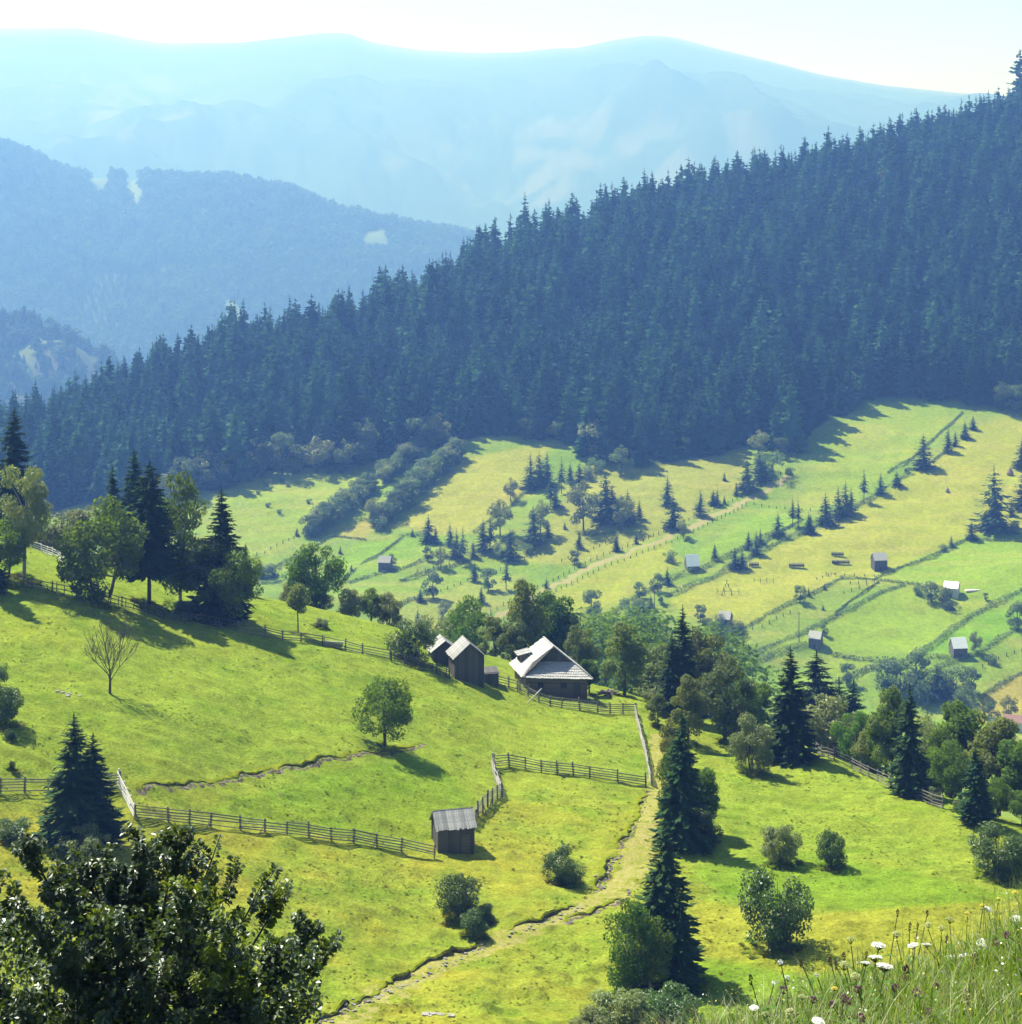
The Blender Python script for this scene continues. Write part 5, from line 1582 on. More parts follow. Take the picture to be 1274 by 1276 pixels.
# the double diagonal rows of bushes on the left far slope
g = np.random.default_rng(14)
for row, n_ in (([(384,668),(410,652),(440,632),(460,612),(495,588),(530,562),(553,550)], 56), ([(468,660),(485,645),(510,622),(535,600),(556,582),(572,570)], 50)):
    a = np.array(row, float)
    s = np.linspace(0, 1, len(a))
    for k in range(n_):
        f = (k + .5) / n_
        u = np.interp(f, s, a[:, 0]) + g.normal() * 3; v = np.interp(f, s, a[:, 1]) + g.normal() * 1.5
        p_ = hit(u, v, 640)
        H = g.uniform(15, 28) / F * p_.y
        e = empty('row_bush', p_, g.uniform(0, 6), (H * 1.15, H * 1.15, H))
        tag(e, 'leafy bush of the double diagonal row on the left far slope', 'bush', 'bushes of the double row')
        cm, tm_ = PROTO[('far_bush', 'far_round', 'far_pale')[(k + (k // 3)) % 3]]
        obj('crown', cm, e); obj('trunk', tm_, e)

# single trees of the far slope
S0, S1, S2, S3, SPOLE = 'spruce_mid0', 'spruce_mid1', 'spruce_mid2', 'spruce_mid3', 'spruce_pole'
FARTREES = [
    ('s', 459, 612, 28, 'spruce rising between the two diagonal bush rows'), ('p', 466, 655, 36, 'pale leafy tree at the foot of the lower bush row'),
    ('s', 661, 610, 46, 'left one of the dense spruce clump above the tan meadow'), ('w', 672, 606, 44, 'right one of the dense spruce clump above the tan meadow'), ('s', 682, 604, 42, 'dark spruce behind the dense clump above the tan meadow'),
    ('l', 700, 615, 46, 'spruce with a long bare stem right of the dense clump'), ('s', 711, 602, 26, 'slim small spruce under the forest edge'), ('w', 722, 606, 31, 'broad small spruce under the forest edge'), ('b', 742, 589, 18, 'dark bush at the forest edge above the far meadow'), ('b', 731, 596, 16, 'pale shrub between the small spruces at the forest edge'),
    ('l', 686, 635, 46, 'tall spruce below the dense clump with bare lower stem'), ('s', 692, 632, 32, 'lower spruce leaning on the tall spruce below the clump'),
    ('p', 636, 625, 30, 'pale slender tree on the hedge of the tan meadow'), ('p', 624, 667, 46, 'pale tall tree beside the two-spruce clump'), ('l', 611, 689, 48, 'dark spruce with bare stems left of the round spruce'), ('s', 602, 686, 40, 'slim spruce at the left of the bare-stemmed spruce'),
    ('W', 636, 697, 37, 'broad round spruce in the middle of the far meadow'), ('b', 657, 690, 13, 'grey low bush right of the broad round spruce'), ('b', 621, 695, 12, 'grey low bush left of the broad round spruce'),
    ('w', 665, 677, 46, 'dark pointed spruce alone right of the broad round spruce'), ('p', 673, 664, 42, 'pale tree behind the dark pointed spruce'), ('s', 683, 672, 26, 'small spruce right of the dark pointed spruce'),
    ('s', 704, 659, 10, 'tiny dark spruce left of the tall birch'), ('p', 728, 661, 64, 'tall pale birch on the brown far meadow'), ('w', 755, 650, 64, 'tallest spruce of the brown far meadow'), ('s', 763, 650, 46, 'spruce joined to the tallest spruce of the brown meadow'), ('p', 776, 661, 44, 'grey leafy tree right of the tallest meadow spruce'),
    ('s', 722, 683, 22, 'small spruce below the tall birch'), ('s', 768, 687, 22, 'small spruce above the lane'), ('r', 716, 703, 17, 'small round orchard tree above the lane'),
    ('l', 577, 703, 46, 'spruce with a visible stem left of the clump hedge'), ('s', 569, 695, 36, 'spruce behind the stemmed one'), ('s', 561, 679, 28, 'spruce at the lower edge of the tan meadow'), ('s', 590, 695, 22, 'small spruce on the middle hedge'),
    ('w', 534, 675, 34, 'dark bushy spruce left below the tan meadow'), ('s', 543, 677, 22, 'small spruce beside the dark bushy spruce'), ('s', 514, 668, 10, 'low dark spruce bush left below the tan meadow'), ('r', 533, 699, 17, 'small round tree on the hedge right of the little hut'), ('p', 550, 709, 28, 'grey thin tree on the hedge right of the little hut'),
    ('s', 591, 725, 26, 'small pointed spruce in the lower far meadow'), ('r', 609, 736, 27, 'small dark round tree in the lower far meadow'), ('l', 631, 735, 39, 'double-topped spruce in the lower far meadow'), ('s', 600, 751, 21, 'short spruce with a shadow in the lower far meadow'), ('r', 540, 746, 31, 'round tree with a shadow in the lower far meadow'), ('w', 524, 749, 17, 'squat spruce left of the shadowed round tree'), ('s', 681, 733, 13, 'tiny spruce beside the lower lane'), ('r', 738, 774, 37, 'round leafy tree alone in the yellow field'),
    ('s', 521, 776, 18, 'tiny spruce in the valley left of the barn'), ('p', 552, 772, 24, 'faint pale tree in the valley left of the barn'),
    ('w', 782, 651, 42, 'spruce beside the grey tree at the forest foot'), ('p', 774, 652, 34, 'grey tree beside the forest-foot spruce'), ('s', 797, 647, 24, 'slim spruce in the brown meadow'), ('s', 832, 630, 38, 'spruce behind the dense one in the brown meadow'), ('w', 839, 658, 42, 'dense dark spruce in the brown meadow'), ('s', 873, 643, 33, 'pointed spruce right of the dense dark spruce'), ('w', 889, 629, 20, 'left one of the twin small spruces above the lane'), ('s', 894, 629, 20, 'right one of the twin small spruces above the lane'), ('s', 903, 628, 11, 'tiny spruce right of the twin small spruces'), ('s', 918, 617, 17, 'small spruce above the lane under the big one'), ('s', 903, 599, 11, 'tiny spruce in the brown clearing'),
    ('w', 931, 611, 42, 'big dark spruce at the corner of the forest'), ('W', 947, 598, 34, 'dark broad tree clump right of the corner spruce'), ('b', 962, 592, 30, 'leafy bush clump at the upper end of the lane'), ('r', 973, 570, 24, 'leafy tree above the upper end of the lane'), ('b', 985, 592, 10, 'small bush by the lane end'),
    ('p', 852, 671, 25, 'pale round tree beside the lane'), ('s', 769, 686, 17, 'little spruce left above the lane'), ('s', 793, 678, 14, 'little spruce right above the lane'), ('b', 835, 700, 14, 'round shrub left of the white-roofed hut'), ('s', 891, 698, 22, 'pointed spruce right of the white-roofed hut'),
    ('w', 916, 708, 28, 'left dark spruce of the pair on the double hedge'), ('w', 925, 708, 24, 'right dark spruce of the pair on the double hedge'), ('s', 933, 685, 24, 'spruce above the hedge pair'), ('s', 943, 691, 30, 'spruce right of the hedge pair'), ('s', 948, 678, 20, 'small spruce at the back right of the hedge pair'), ('w', 970, 669, 31, 'pointed broad spruce in the double hedge'), ('l', 988, 657, 38, 'left spruce of a close pair above the double hedge'), ('l', 995, 657, 36, 'right spruce of a close pair above the double hedge'), ('w', 1008, 665, 27, 'broad low spruce at the end of the double hedge'),
    ('s', 832, 728, 22, 'spruce in the hedge left below the white-roofed hut'), ('r', 820, 738, 22, 'leafy tree in the hedge left below the white-roofed hut'), ('r', 797, 746, 20, 'round tree further down the double hedge'), ('w', 811, 759, 18, 'squat spruce by the wooden pole'), ('r', 823, 752, 14, 'small bush right of the wooden pole'), ('b', 785, 768, 22, 'bush left of the wooden pole'), ('b', 800, 764, 18, 'low bush beside the wooden pole'),
    ('r', 997, 751, 21, 'round tree on the hedge of the striped field'), ('s', 1008, 743, 12, 'tiny spruce on the hedge of the striped field'), ('s', 1028, 735, 9, 'tiniest spruce on the hedge of the striped field'), ('s', 1026, 760, 8, 'tiny spruce alone in the striped field'), ('r', 873, 774, 20, 'leafy tree left of the bush hut'), ('b', 895, 786, 20, 'bush at the left of the grey bush hut'), ('b', 917, 790, 17, 'bush at the right of the grey bush hut'), ('b', 908, 794, 14, 'bush before the grey bush hut'), ('r', 1027, 792, 14, 'small tree right behind the dark valley hut'),
    ('s', 1010, 665, 26, 'low spruce at the lower end of the field row'), ('w', 1029, 654, 40, 'dense spruce near the lower end of the field row'), ('s', 1045, 646, 40, 'first of three joined spruces in the field row'), ('s', 1054, 643, 44, 'middle of three joined spruces in the field row'), ('s', 1061, 640, 32, 'last of three joined spruces in the field row'), ('l', 1077, 626, 42, 'umbrella-shaped spruce on a thin stem in the field row'), ('s', 1098, 615, 27, 'slim spruce right of the umbrella-shaped one'), ('W', 1118, 605, 19, 'rounded low spruce near the upper field row'), ('b', 1133, 590, 8, 'low bush right of the rounded low spruce'),
    ('w', 1151, 583, 44, 'dark full spruce alone high in the right field'), ('s', 1182, 563, 30, 'left spruce of the upper right pair'), ('s', 1191, 556, 20, 'short right spruce of the upper right pair'), ('w', 1203, 546, 22, 'spruce above the upper right pair'), ('w', 1213, 535, 18, 'highest small spruce under the right forest edge'),
    ('w', 1239, 660, 80, 'largest field spruce near the right edge'), ('w', 1228, 662, 26, 'low spruce against the left foot of the largest field spruce'), ('w', 1211, 672, 24, 'small spruce left of the largest field spruce'), ('s', 1261, 643, 22, 'small spruce right of the largest field spruce'), ('s', 1186, 681, 15, 'tiny spruce on the hedge left of the largest field spruce'), ('b', 1175, 687, 9, 'tiny bush on the hedge left of the largest field spruce'),
    ('w', 1274, 582, 38, 'upper spruce cut by the right edge'), ('w', 1275, 632, 46, 'lower spruce cut by the right edge'), ('p', 1265, 666, 18, 'pale shrub behind the largest field spruce'),
    ('b', 1149, 742, 14, 'leftmost orchard bush by the pale-roofed house'), ('r', 1161, 750, 24, 'orchard tree left of the pale-roofed house'), ('b', 1174, 750, 20, 'orchard bush before the pale-roofed house'), ('b', 1185, 761, 12, 'low bush below the pale-roofed house'), ('r', 1229, 748, 9, 'tiny round tree in the field right of the orchard'), ('r', 1268, 786, 34, 'round tree on the hedge by the right edge'), ('p', 1217, 814, 28, 'pale tree right of the white-roofed valley hut'), ('b', 1236, 827, 12, 'small bush right of the white-roofed valley hut'),
    ('r', 1108, 866, 40, 'leftmost tree of the hazy valley clump'), ('b', 1124, 868, 42, 'round bush in the hazy valley clump'), ('r', 1142, 858, 46, 'top tree of the hazy valley clump'), ('w', 1168, 870, 46, 'dark spruce in the hazy valley clump'), ('b', 1155, 872, 30, 'bush between tree and spruce of the valley clump'), ('b', 1190, 864, 34, 'bush right of the valley clump spruce'), ('r', 1211, 864, 30, 'rightmost tree of the hazy valley clump'), ('b', 1202, 878, 24, 'pale bush below the rightmost valley tree'), ('r', 1056, 854, 26, 'hazy round tree above the two small dark spruces'), ('p', 1258, 900, 34, 'thin pale tree left of the red-roofed house'), ('r', 1235, 905, 28, 'tree below the brown ploughed field'), ('b', 1244, 918, 24, 'bush in front of the red-roofed house'),
    ('b', 326, 722, 18, 'left hazy bush beyond the left tree group'), ('b', 340, 720, 18, 'right hazy bush beyond the left tree group'), ('s', 370, 668, 12, 'tiny tree on the hedge of the left slope'), ('s', 389, 669, 18, 'small tree behind the broad ridge tree'), ('s', 424, 690, 10, 'tiny spruce left of the little hut'), ('s', 438, 711, 9, 'tiny tree below the little hut'), ('r', 488, 705, 14, 'small tree at the right wall of the little hut'),
    ('b', 372, 590, 10, 'bush high on the left meadow under the forest'), ('b', 350, 600, 7, 'tiny bush on the left meadow under the forest'), ('b', 334, 606, 9, 'low bush on the left meadow slope'), ('b', 358, 606, 6, 'speck of bush in the left meadow'), ('b', 323, 616, 6, 'lowest bush on the left meadow'), ('b', 412, 590, 10, 'bush pair left above the diagonal rows'), ('b', 427, 588, 12, 'bush right above the diagonal rows'), ('b', 335, 632, 6, 'dark tuft in the left meadow'), ('b', 349, 640, 6, 'lower dark tuft in the left meadow'), ('b', 386, 627, 6, 'dark tuft left of the diagonal rows'),
]
KIND = {'s': (S0, 'spruce_tree', 'spruce', 1.15), 'w': (S1, 'spruce_tree', 'spruce', 1.22), 'W': (S3, 'spruce_tree', 'spruce', 1.25), 'l': (SPOLE, 'spruce_tree', 'spruce', .85), 'p': ('far_pale', 'leafy_tree', 'tree', .85), 'r': ('far_round', 'leafy_tree', 'tree', 1.0), 'b': ('far_bush', 'leafy_bush', 'bush', 1.15)}
for i, (k, u, v, h, lab) in enumerate(FARTREES):
    kind, nm, cat, wd = KIND[k]
    if k == 's' and i % 3 == 0: kind = S2
    p_ = hit(u, v, 640)
    H = h / F * p_.y
    e = empty(nm, (p_.x, p_.y, p_.z - .05), R.uniform(0, 6.28), (H * wd, H * wd, H))
    tag(e, lab, cat)
    cm, tm_ = PROTO[kind]
    obj('crown', cm, e); obj('trunk', tm_, e)
# ---------------------------------------------------------------- the leafy tree at the lower left, seen from above its shoots
g = np.random.default_rng(4)
FY = 30.0
def fp(u, v, y):
    return np.array([(u - CU) / F * y, y, -(v - HV) / F * y])
base = at(150, FY)
ft = empty('foreground_tree', base)
tag(ft, 'big glossy-leaved tree filling the lower left corner of the view', 'tree')
b0 = np.array(base)
tops = [(-70,1120),(-30,1075),(26,1037),(66,1056),(108,1072),(132,1058),(172,1032),(197,1036),(222,1043),(252,1068),(275,1040),(300,1075),(331,1092),(362,1096),(384,1152),(400,1150),(411,1180),(-50,1160),(90,1110),(240,1105),(300,1150),(150,1130),(20,1120),(350,1190),(402,1240),(200,1190),(80,1200),(270,1220),(330,1260),(130,1270),(20,1250),(380,1290),(-40,1260),(230,1290)]
lc, ld, ln_, ll = [], [], [], []
tbk, brk = MB(), MB()
tbk.tube([tuple(b0 * 0), tuple(np.array([.05, .1, 3.2])), tuple(np.array([.1, .2, 6.0]))], [.24, .2, .14], 9)
fork = b0 + np.array([.08, .15, 4.6])
for i, (u, v) in enumerate(tops):
    y = FY + g.uniform(-1.6, 1.8) - (1.4 if i > 16 else 0)
    tip = fp(u, v, y)
    start = fork + np.array([g.normal() * .15, g.normal() * .15, g.uniform(-1, 1)])
    k = 10
    prev = None
    P_ = []
    for j in range(k + 1):
        f = j / k
        q = start * (1 - f) + tip * f
        q[2] -= 1.1 * math.sin(math.pi * f) * (np.linalg.norm((tip - start)[:2]) / 3) * .6 * -1 * (-1)
        q += g.normal(size=3) * .04 * (1 - f)
        P_.append(q)
    brk.tube([tuple(q - b0) for q in P_], [.07 * (1 - j / k) + .006 for j in range(k + 1)], 5)
    L_ = np.linalg.norm(tip - start)
    nlv = 125 if i < 17 else 130
    # side shoots
    shoots = [(P_, 1.0)]
    for s in range(15):
        f = g.uniform(.35, .97)
        jj = min(k - 1, int(f * k))
        q0 = P_[jj] + (P_[jj + 1] - P_[jj]) * (f * k - jj)
        a = g.uniform(0, 6.28)
        d = np.array([math.cos(a), math.sin(a), g.uniform(.35, 1.1)]); d /= np.linalg.norm(d)
        le = g.uniform(.35, .85) * (1.25 - .75 * f)
        SP_ = [q0 + d * le * t + np.array([0, 0, .12 * t * t]) for t in np.linspace(0, 1, 5)]
        brk.tube([tuple(q - b0) for q in SP_], [.014, .012, .009, .006, .003], 3, False)
        shoots.append((SP_, le))
    for si, (sp, le) in enumerate(shoots):
        n_ = int(230 if si == 0 else 84 * le / .5 + 22)
        lo = .42 if si == 0 else .05
        for _ in range(n_):
            f = lo + (1 - lo) * g.random() ** .75
            jj = min(len(sp) - 2, int(f * (len(sp) - 1)))
            q = sp[jj] + (sp[jj + 1] - sp[jj]) * (f * (len(sp) - 1) - jj)
            ax_ = unit(sp[jj + 1] - sp[jj])
            a = g.normal(size=3); a -= ax_ * a.dot(ax_); a = unit(a)
            size = g.uniform(.060, .118) * (1 - .35 * max(0, f - .75) * 4 * .5)
            out_d = unit(a + ax_ * .35 + np.array([0, 0, -.25]))
            lc.append(q + out_d * size * .9); ld.append(out_d)
            ln_.append(unit(np.array([0, 0, 1.0]) + g.normal(size=3) * .45 + a * .25)); ll.append(size)
# a fuller inner crown
for _ in range(13000):
    u, v = g.uniform(-80, 400), 1276 + 120 - 270 * g.random() ** .8
    edge = 1105 + 40 * math.sin(u * .045) + max(0, (u - 300)) * .9
    if v < edge + 25: continue
    y = FY + g.uniform(-1.4, 2.2)
    lc.append(fp(u, v, y)); d = unit(g.normal(size=3) + np.array([0, 0, -.2])); ld.append(d)
    ln_.append(unit(np.array([0, 0, 1.0]) + g.normal(size=3) * .6)); ll.append(g.uniform(.06, .115))
lc, ld, ln_, ll = np.array(lc), np.array(ld), np.array(ln_), np.array(ll)
sd = unit(np.cross(ln_, ld)); nn = unit(np.cross(ld, sd))
w_ = ll * .78
h_ = ll
fold = nn * (ll * .16)[:, None]
vv = np.stack([lc - ld * h_[:, None] * .5,
               lc - ld * h_[:, None] * .12 + sd * w_[:, None] * .5 + fold, lc + ld * h_[:, None] * .25 + sd * w_[:, None] * .36 + fold * .7,
               lc + ld * h_[:, None] * .58,
               lc + ld * h_[:, None] * .25 - sd * w_[:, None] * .36 + fold * .7, lc - ld * h_[:, None] * .12 - sd * w_[:, None] * .5 + fold], 1) - b0
n_ = len(lc)
ix = np.arange(n_)[:, None] * 6
q = np.concatenate([ix + np.array([[0, 1, 2, 3]]), ix + np.array([[0, 3, 4, 5]])])
me = mesh_np('foreground_crown', vv.reshape(-1, 3), q, [M['leaf_fore']])
obj('crown', me, ft)
obj('trunk', tbk.mesh('foreground_trunk', [M['bark']]), ft)
obj('branches', brk.mesh('foreground_branches', [M['bark']]), ft)
# young yellow shoots are leaves of the same tree that have turned
me2i = np.nonzero(fbm(lc[:, 0] * 2.2, lc[:, 2] * 2.2 + lc[:, 1], 9, 2) > .74)[0]
me.materials.append(M['leaf_yellow_fore'])
mi_ = np.zeros(2 * n_, np.int32); mi_[me2i] = 1; mi_[me2i + n_] = 1
me.polygons.foreach_set('material_index', mi_)

# ---------------------------------------------------------------- the flowery bank in front of the camera
g = np.random.default_rng(8)
def blades(n, ulo, uhi, ylo, yhi, hlo, hhi, wd, bend, keep=None):
    V, Q = [], []
    u = g.uniform(ulo, uhi, n); y = g.uniform(ylo, yhi, n)
    x = (u - CU) / F * y
    z = np.array([gz(a, b) for a, b in zip(x, y)])
    h = g.uniform(hlo, hhi, n)
    a = g.uniform(0, 2 * math.pi, n)
    ln = g.uniform(.05, bend, n) * h
    d = np.stack([np.cos(a), np.sin(a)], 1)
    wdir = np.stack([-np.sin(a + g.normal(size=n) * .6), np.cos(a + g.normal(size=n) * .6)], 1)
    w_ = wd * g.uniform(.6, 1.4, n)
    lev = [0, .35, .7, 1.0]
    pts_ = []
    for f in lev:
        off = ln * f ** 2
        px = np.stack([x + d[:, 0] * off, y + d[:, 1] * off, z - .02 + h * (f - .28 * f * f * (ln / h))], 1)
        ww = (w_ * (1 - f ** 1.6 * .92))[:, None] * .5
        s = np.concatenate([wdir, np.zeros((n, 1))], 1)
        pts_ += [px - s * ww, px + s * ww]
    V = np.stack(pts_, 1).reshape(-1, 3)
    ix = np.arange(n)[:, None] * 8
    Q = np.concatenate([ix + np.array([[2*k, 2*k+1, 2*k+3, 2*k+2]]) for k in range(3)])
    return V, Q
def stuff_mesh(name, parts, mats):
    vs, qs, ms, o = [], [], [], 0
    for (v, q), m in zip(parts, range(len(parts))):
        vs.append(v); qs.append(q + o); ms.append(np.full(len(q), m)); o += len(v)
    ob = obj(name, mesh_np(name, np.concatenate(vs), np.concatenate(qs), mats, np.concatenate(ms)))
    tag(ob, kind='stuff')
    return ob
M['blade'] = leaf_mat('fresh_grass', (.135, .225, .030), (.21, .30, .05), .42, .48, (1.5, 1.4, .5), .4, 0, 2.0)
M['blade_dry'] = leaf_mat('dry_grass', (.34, .33, .16), (.52, .50, .30), .55, .35, (1.2, 1.1, .8), .35, 0, 2.0)
M['blade_dark'] = leaf_mat('dark_herb_leaves', (.070, .14, .018), (.12, .20, .03), .6, .42, (1.6, 1.6, .5), .12, 0, 2.0)
stuff_mesh('bank_grass', [blades(17000, 560, 1560, 6.0, 10.4, .06, .21, .005, 1.0), blades(7000, 560, 1560, 6.0, 10.2, .08, .30, .003, 1.0), blades(12000, 560, 1560, 6.0, 10.2, .04, .19, .013, 1.0), blades(1300, 1000, 1500, 8.0, 10.2, .18, .42, .0035, .6)],
           [M['blade'], M['blade_dry'], M['blade_dark'], M['blade']])

M['petal_white'] = flat_mat('white_florets', (.74, .74, .68), .7, .06, 20, .2, .25)
M['petal_green'] = flat_mat('green_bud_heads', (.34, .36, .15), .7, .15, 20, .2, .25)
M['petal_yellow'] = flat_mat('yellow_florets', (.55, .44, .06), .7, .15, 20, .2, .25)
M['petal_purple'] = flat_mat('purple_clover', (.16, .075, .11), .7, .25, 20, .2, .2)
M['petal_brown'] = flat_mat('dry_seed_head', (.085, .050, .030), .8, .3, 20, .2, .1)
M['stem'] = flat_mat('green_stems', (.075, .12, .03), .6, .2, 4, .3, .1)
M['stem_dry'] = flat_mat('dry_stems', (.16, .12, .05), .7, .2, 4, .3, .1)

def floret_cap(r, n, dome, size):
    """a flat or domed head of little four-sided florets on rays"""
    vs, qs = [], []
    gg = np.random.default_rng(int(r * 10000) + n)
    rays = MB()
    for k in range(n):
        rr = r * math.sqrt((k + .5) / n); a = k * 2.39996
        c = np.array([rr * math.cos(a), rr * math.sin(a), dome * (1 - (rr / r) ** 2) + gg.normal() * r * .05])
        b = len(vs)
        s = size * gg.uniform(.7, 1.25)
        t = gg.uniform(0, 1.57)
        for j in range(4):
            vs.append(c + np.array([math.cos(t + j * 1.5708) * s, math.sin(t + j * 1.5708) * s, gg.normal() * s * .3]))
        qs.append((b, b + 1, b + 2, b + 3))
        if k % 5 == 0: rays.tube([(0, 0, -r * .75), tuple(c - np.array([0, 0, .003]))], .0012, 3, False)
    return np.array(vs), np.array(qs), rays
def ball_head(rx, rz, n, size):
    gg = np.random.default_rng(n)
    d = unit(gg.normal(size=(n, 3)))
    c = d * np.array([rx, rx, rz]) * gg.uniform(.75, 1.0, n)[:, None]
    t = unit(np.cross(d, gg.normal(size=(n, 3))))
    return rhombs(c + d * size * .3, unit(d * .8 + t * .5), t, np.full(n, size * 1.6), np.full(n, size))
HEADS = {}
v_, q_, r_ = floret_cap(.036, 170, .007, .0046); HEADS['umbel'] = (mesh_np('umbel', v_, q_, [M['petal_white']]), r_.mesh('rays', [M['stem']]))
v_, q_, r_ = floret_cap(.026, 70, .016, .0038); HEADS['bud'] = (mesh_np('umbel_bud', v_, q_, [M['petal_green']]), r_.mesh('rays', [M['stem']]))
v_, q_, r_ = floret_cap(.022, 60, .008, .0036); HEADS['yellow'] = (mesh_np('yellow_head', v_, q_, [M['petal_yellow']]), r_.mesh('rays', [M['stem']]))
v_, q_ = ball_head(.013, .014, 60, .007); HEADS['clover'] = (mesh_np('clover_head', v_, q_, [M['petal_purple']]), None)
v_, q_ = ball_head(.012, .012, 46, .006); HEADS['clock'] = (mesh_np('seed_clock', v_, q_, [M['petal_white']]), None)
v_, q_ = ball_head(.006, .024, 60, .006); HEADS['spike'] = (mesh_np('seed_spike', v_, q_, [M['petal_brown']]), None)
def flower(kind, u, v, y, label, cat='flower', k=1.0, group=None, dry=False):
    tip = Vector(((u - CU) / F * y, y, -(v - HV) / F * y))
    fx, fy = tip.x + R.uniform(-.08, .08), tip.y + R.uniform(-.08, .05)
    z = gz(fx, fy)
    if tip.z - z < .05:
        tip.z = z + .08
    nm = {'umbel': 'white_umbel_flower', 'bud': 'green_umbel_flower', 'yellow': 'yellow_flower', 'clover': 'clover_flower', 'clock': 'seed_clock', 'spike': 'seed_spike'}[kind]
    e = empty(nm, (fx, fy, z)); tag(e, label, cat, group)
    t = tip - Vector((fx, fy, z))
    mb = MB(); mb.tube([(0, 0, -.03), tuple(t * .5 + Vector((R.uniform(-.02, .02), 0, .01))), tuple(t - Vector((0, 0, .026 * k if HEADS[kind][1] else 0)))], [.0035, .003, .0022], 5)
    obj('stem', mb.mesh('flower_stem', [M['stem_dry' if dry else 'stem']]), e)
    hm, rm = HEADS[kind]
    rot = (R.uniform(-.25, .25), R.uniform(-.25, .25), R.uniform(0, 6))
    obj('flower_head', hm, e, t, rot, (k,) * 3)
    if rm: obj('rays', rm, e, t, rot, (k,) * 3)
    for j in range(2):
        f = R.uniform(.15, .6)
        lm = MB(); a = R.uniform(0, 6.28); c = t * f
        lm.add([tuple(c), tuple(c + Vector((math.cos(a + .3) * .05, math.sin(a + .3) * .05, .03))), tuple(c + Vector((math.cos(a) * .11, math.sin(a) * .11, .02))), tuple(c + Vector((math.cos(a - .3) * .05, math.sin(a - .3) * .05, .03)))], [(0, 1, 2, 3)])
        obj('leaf', lm.mesh('flower_leaf', [M['blade_dark']]), e)
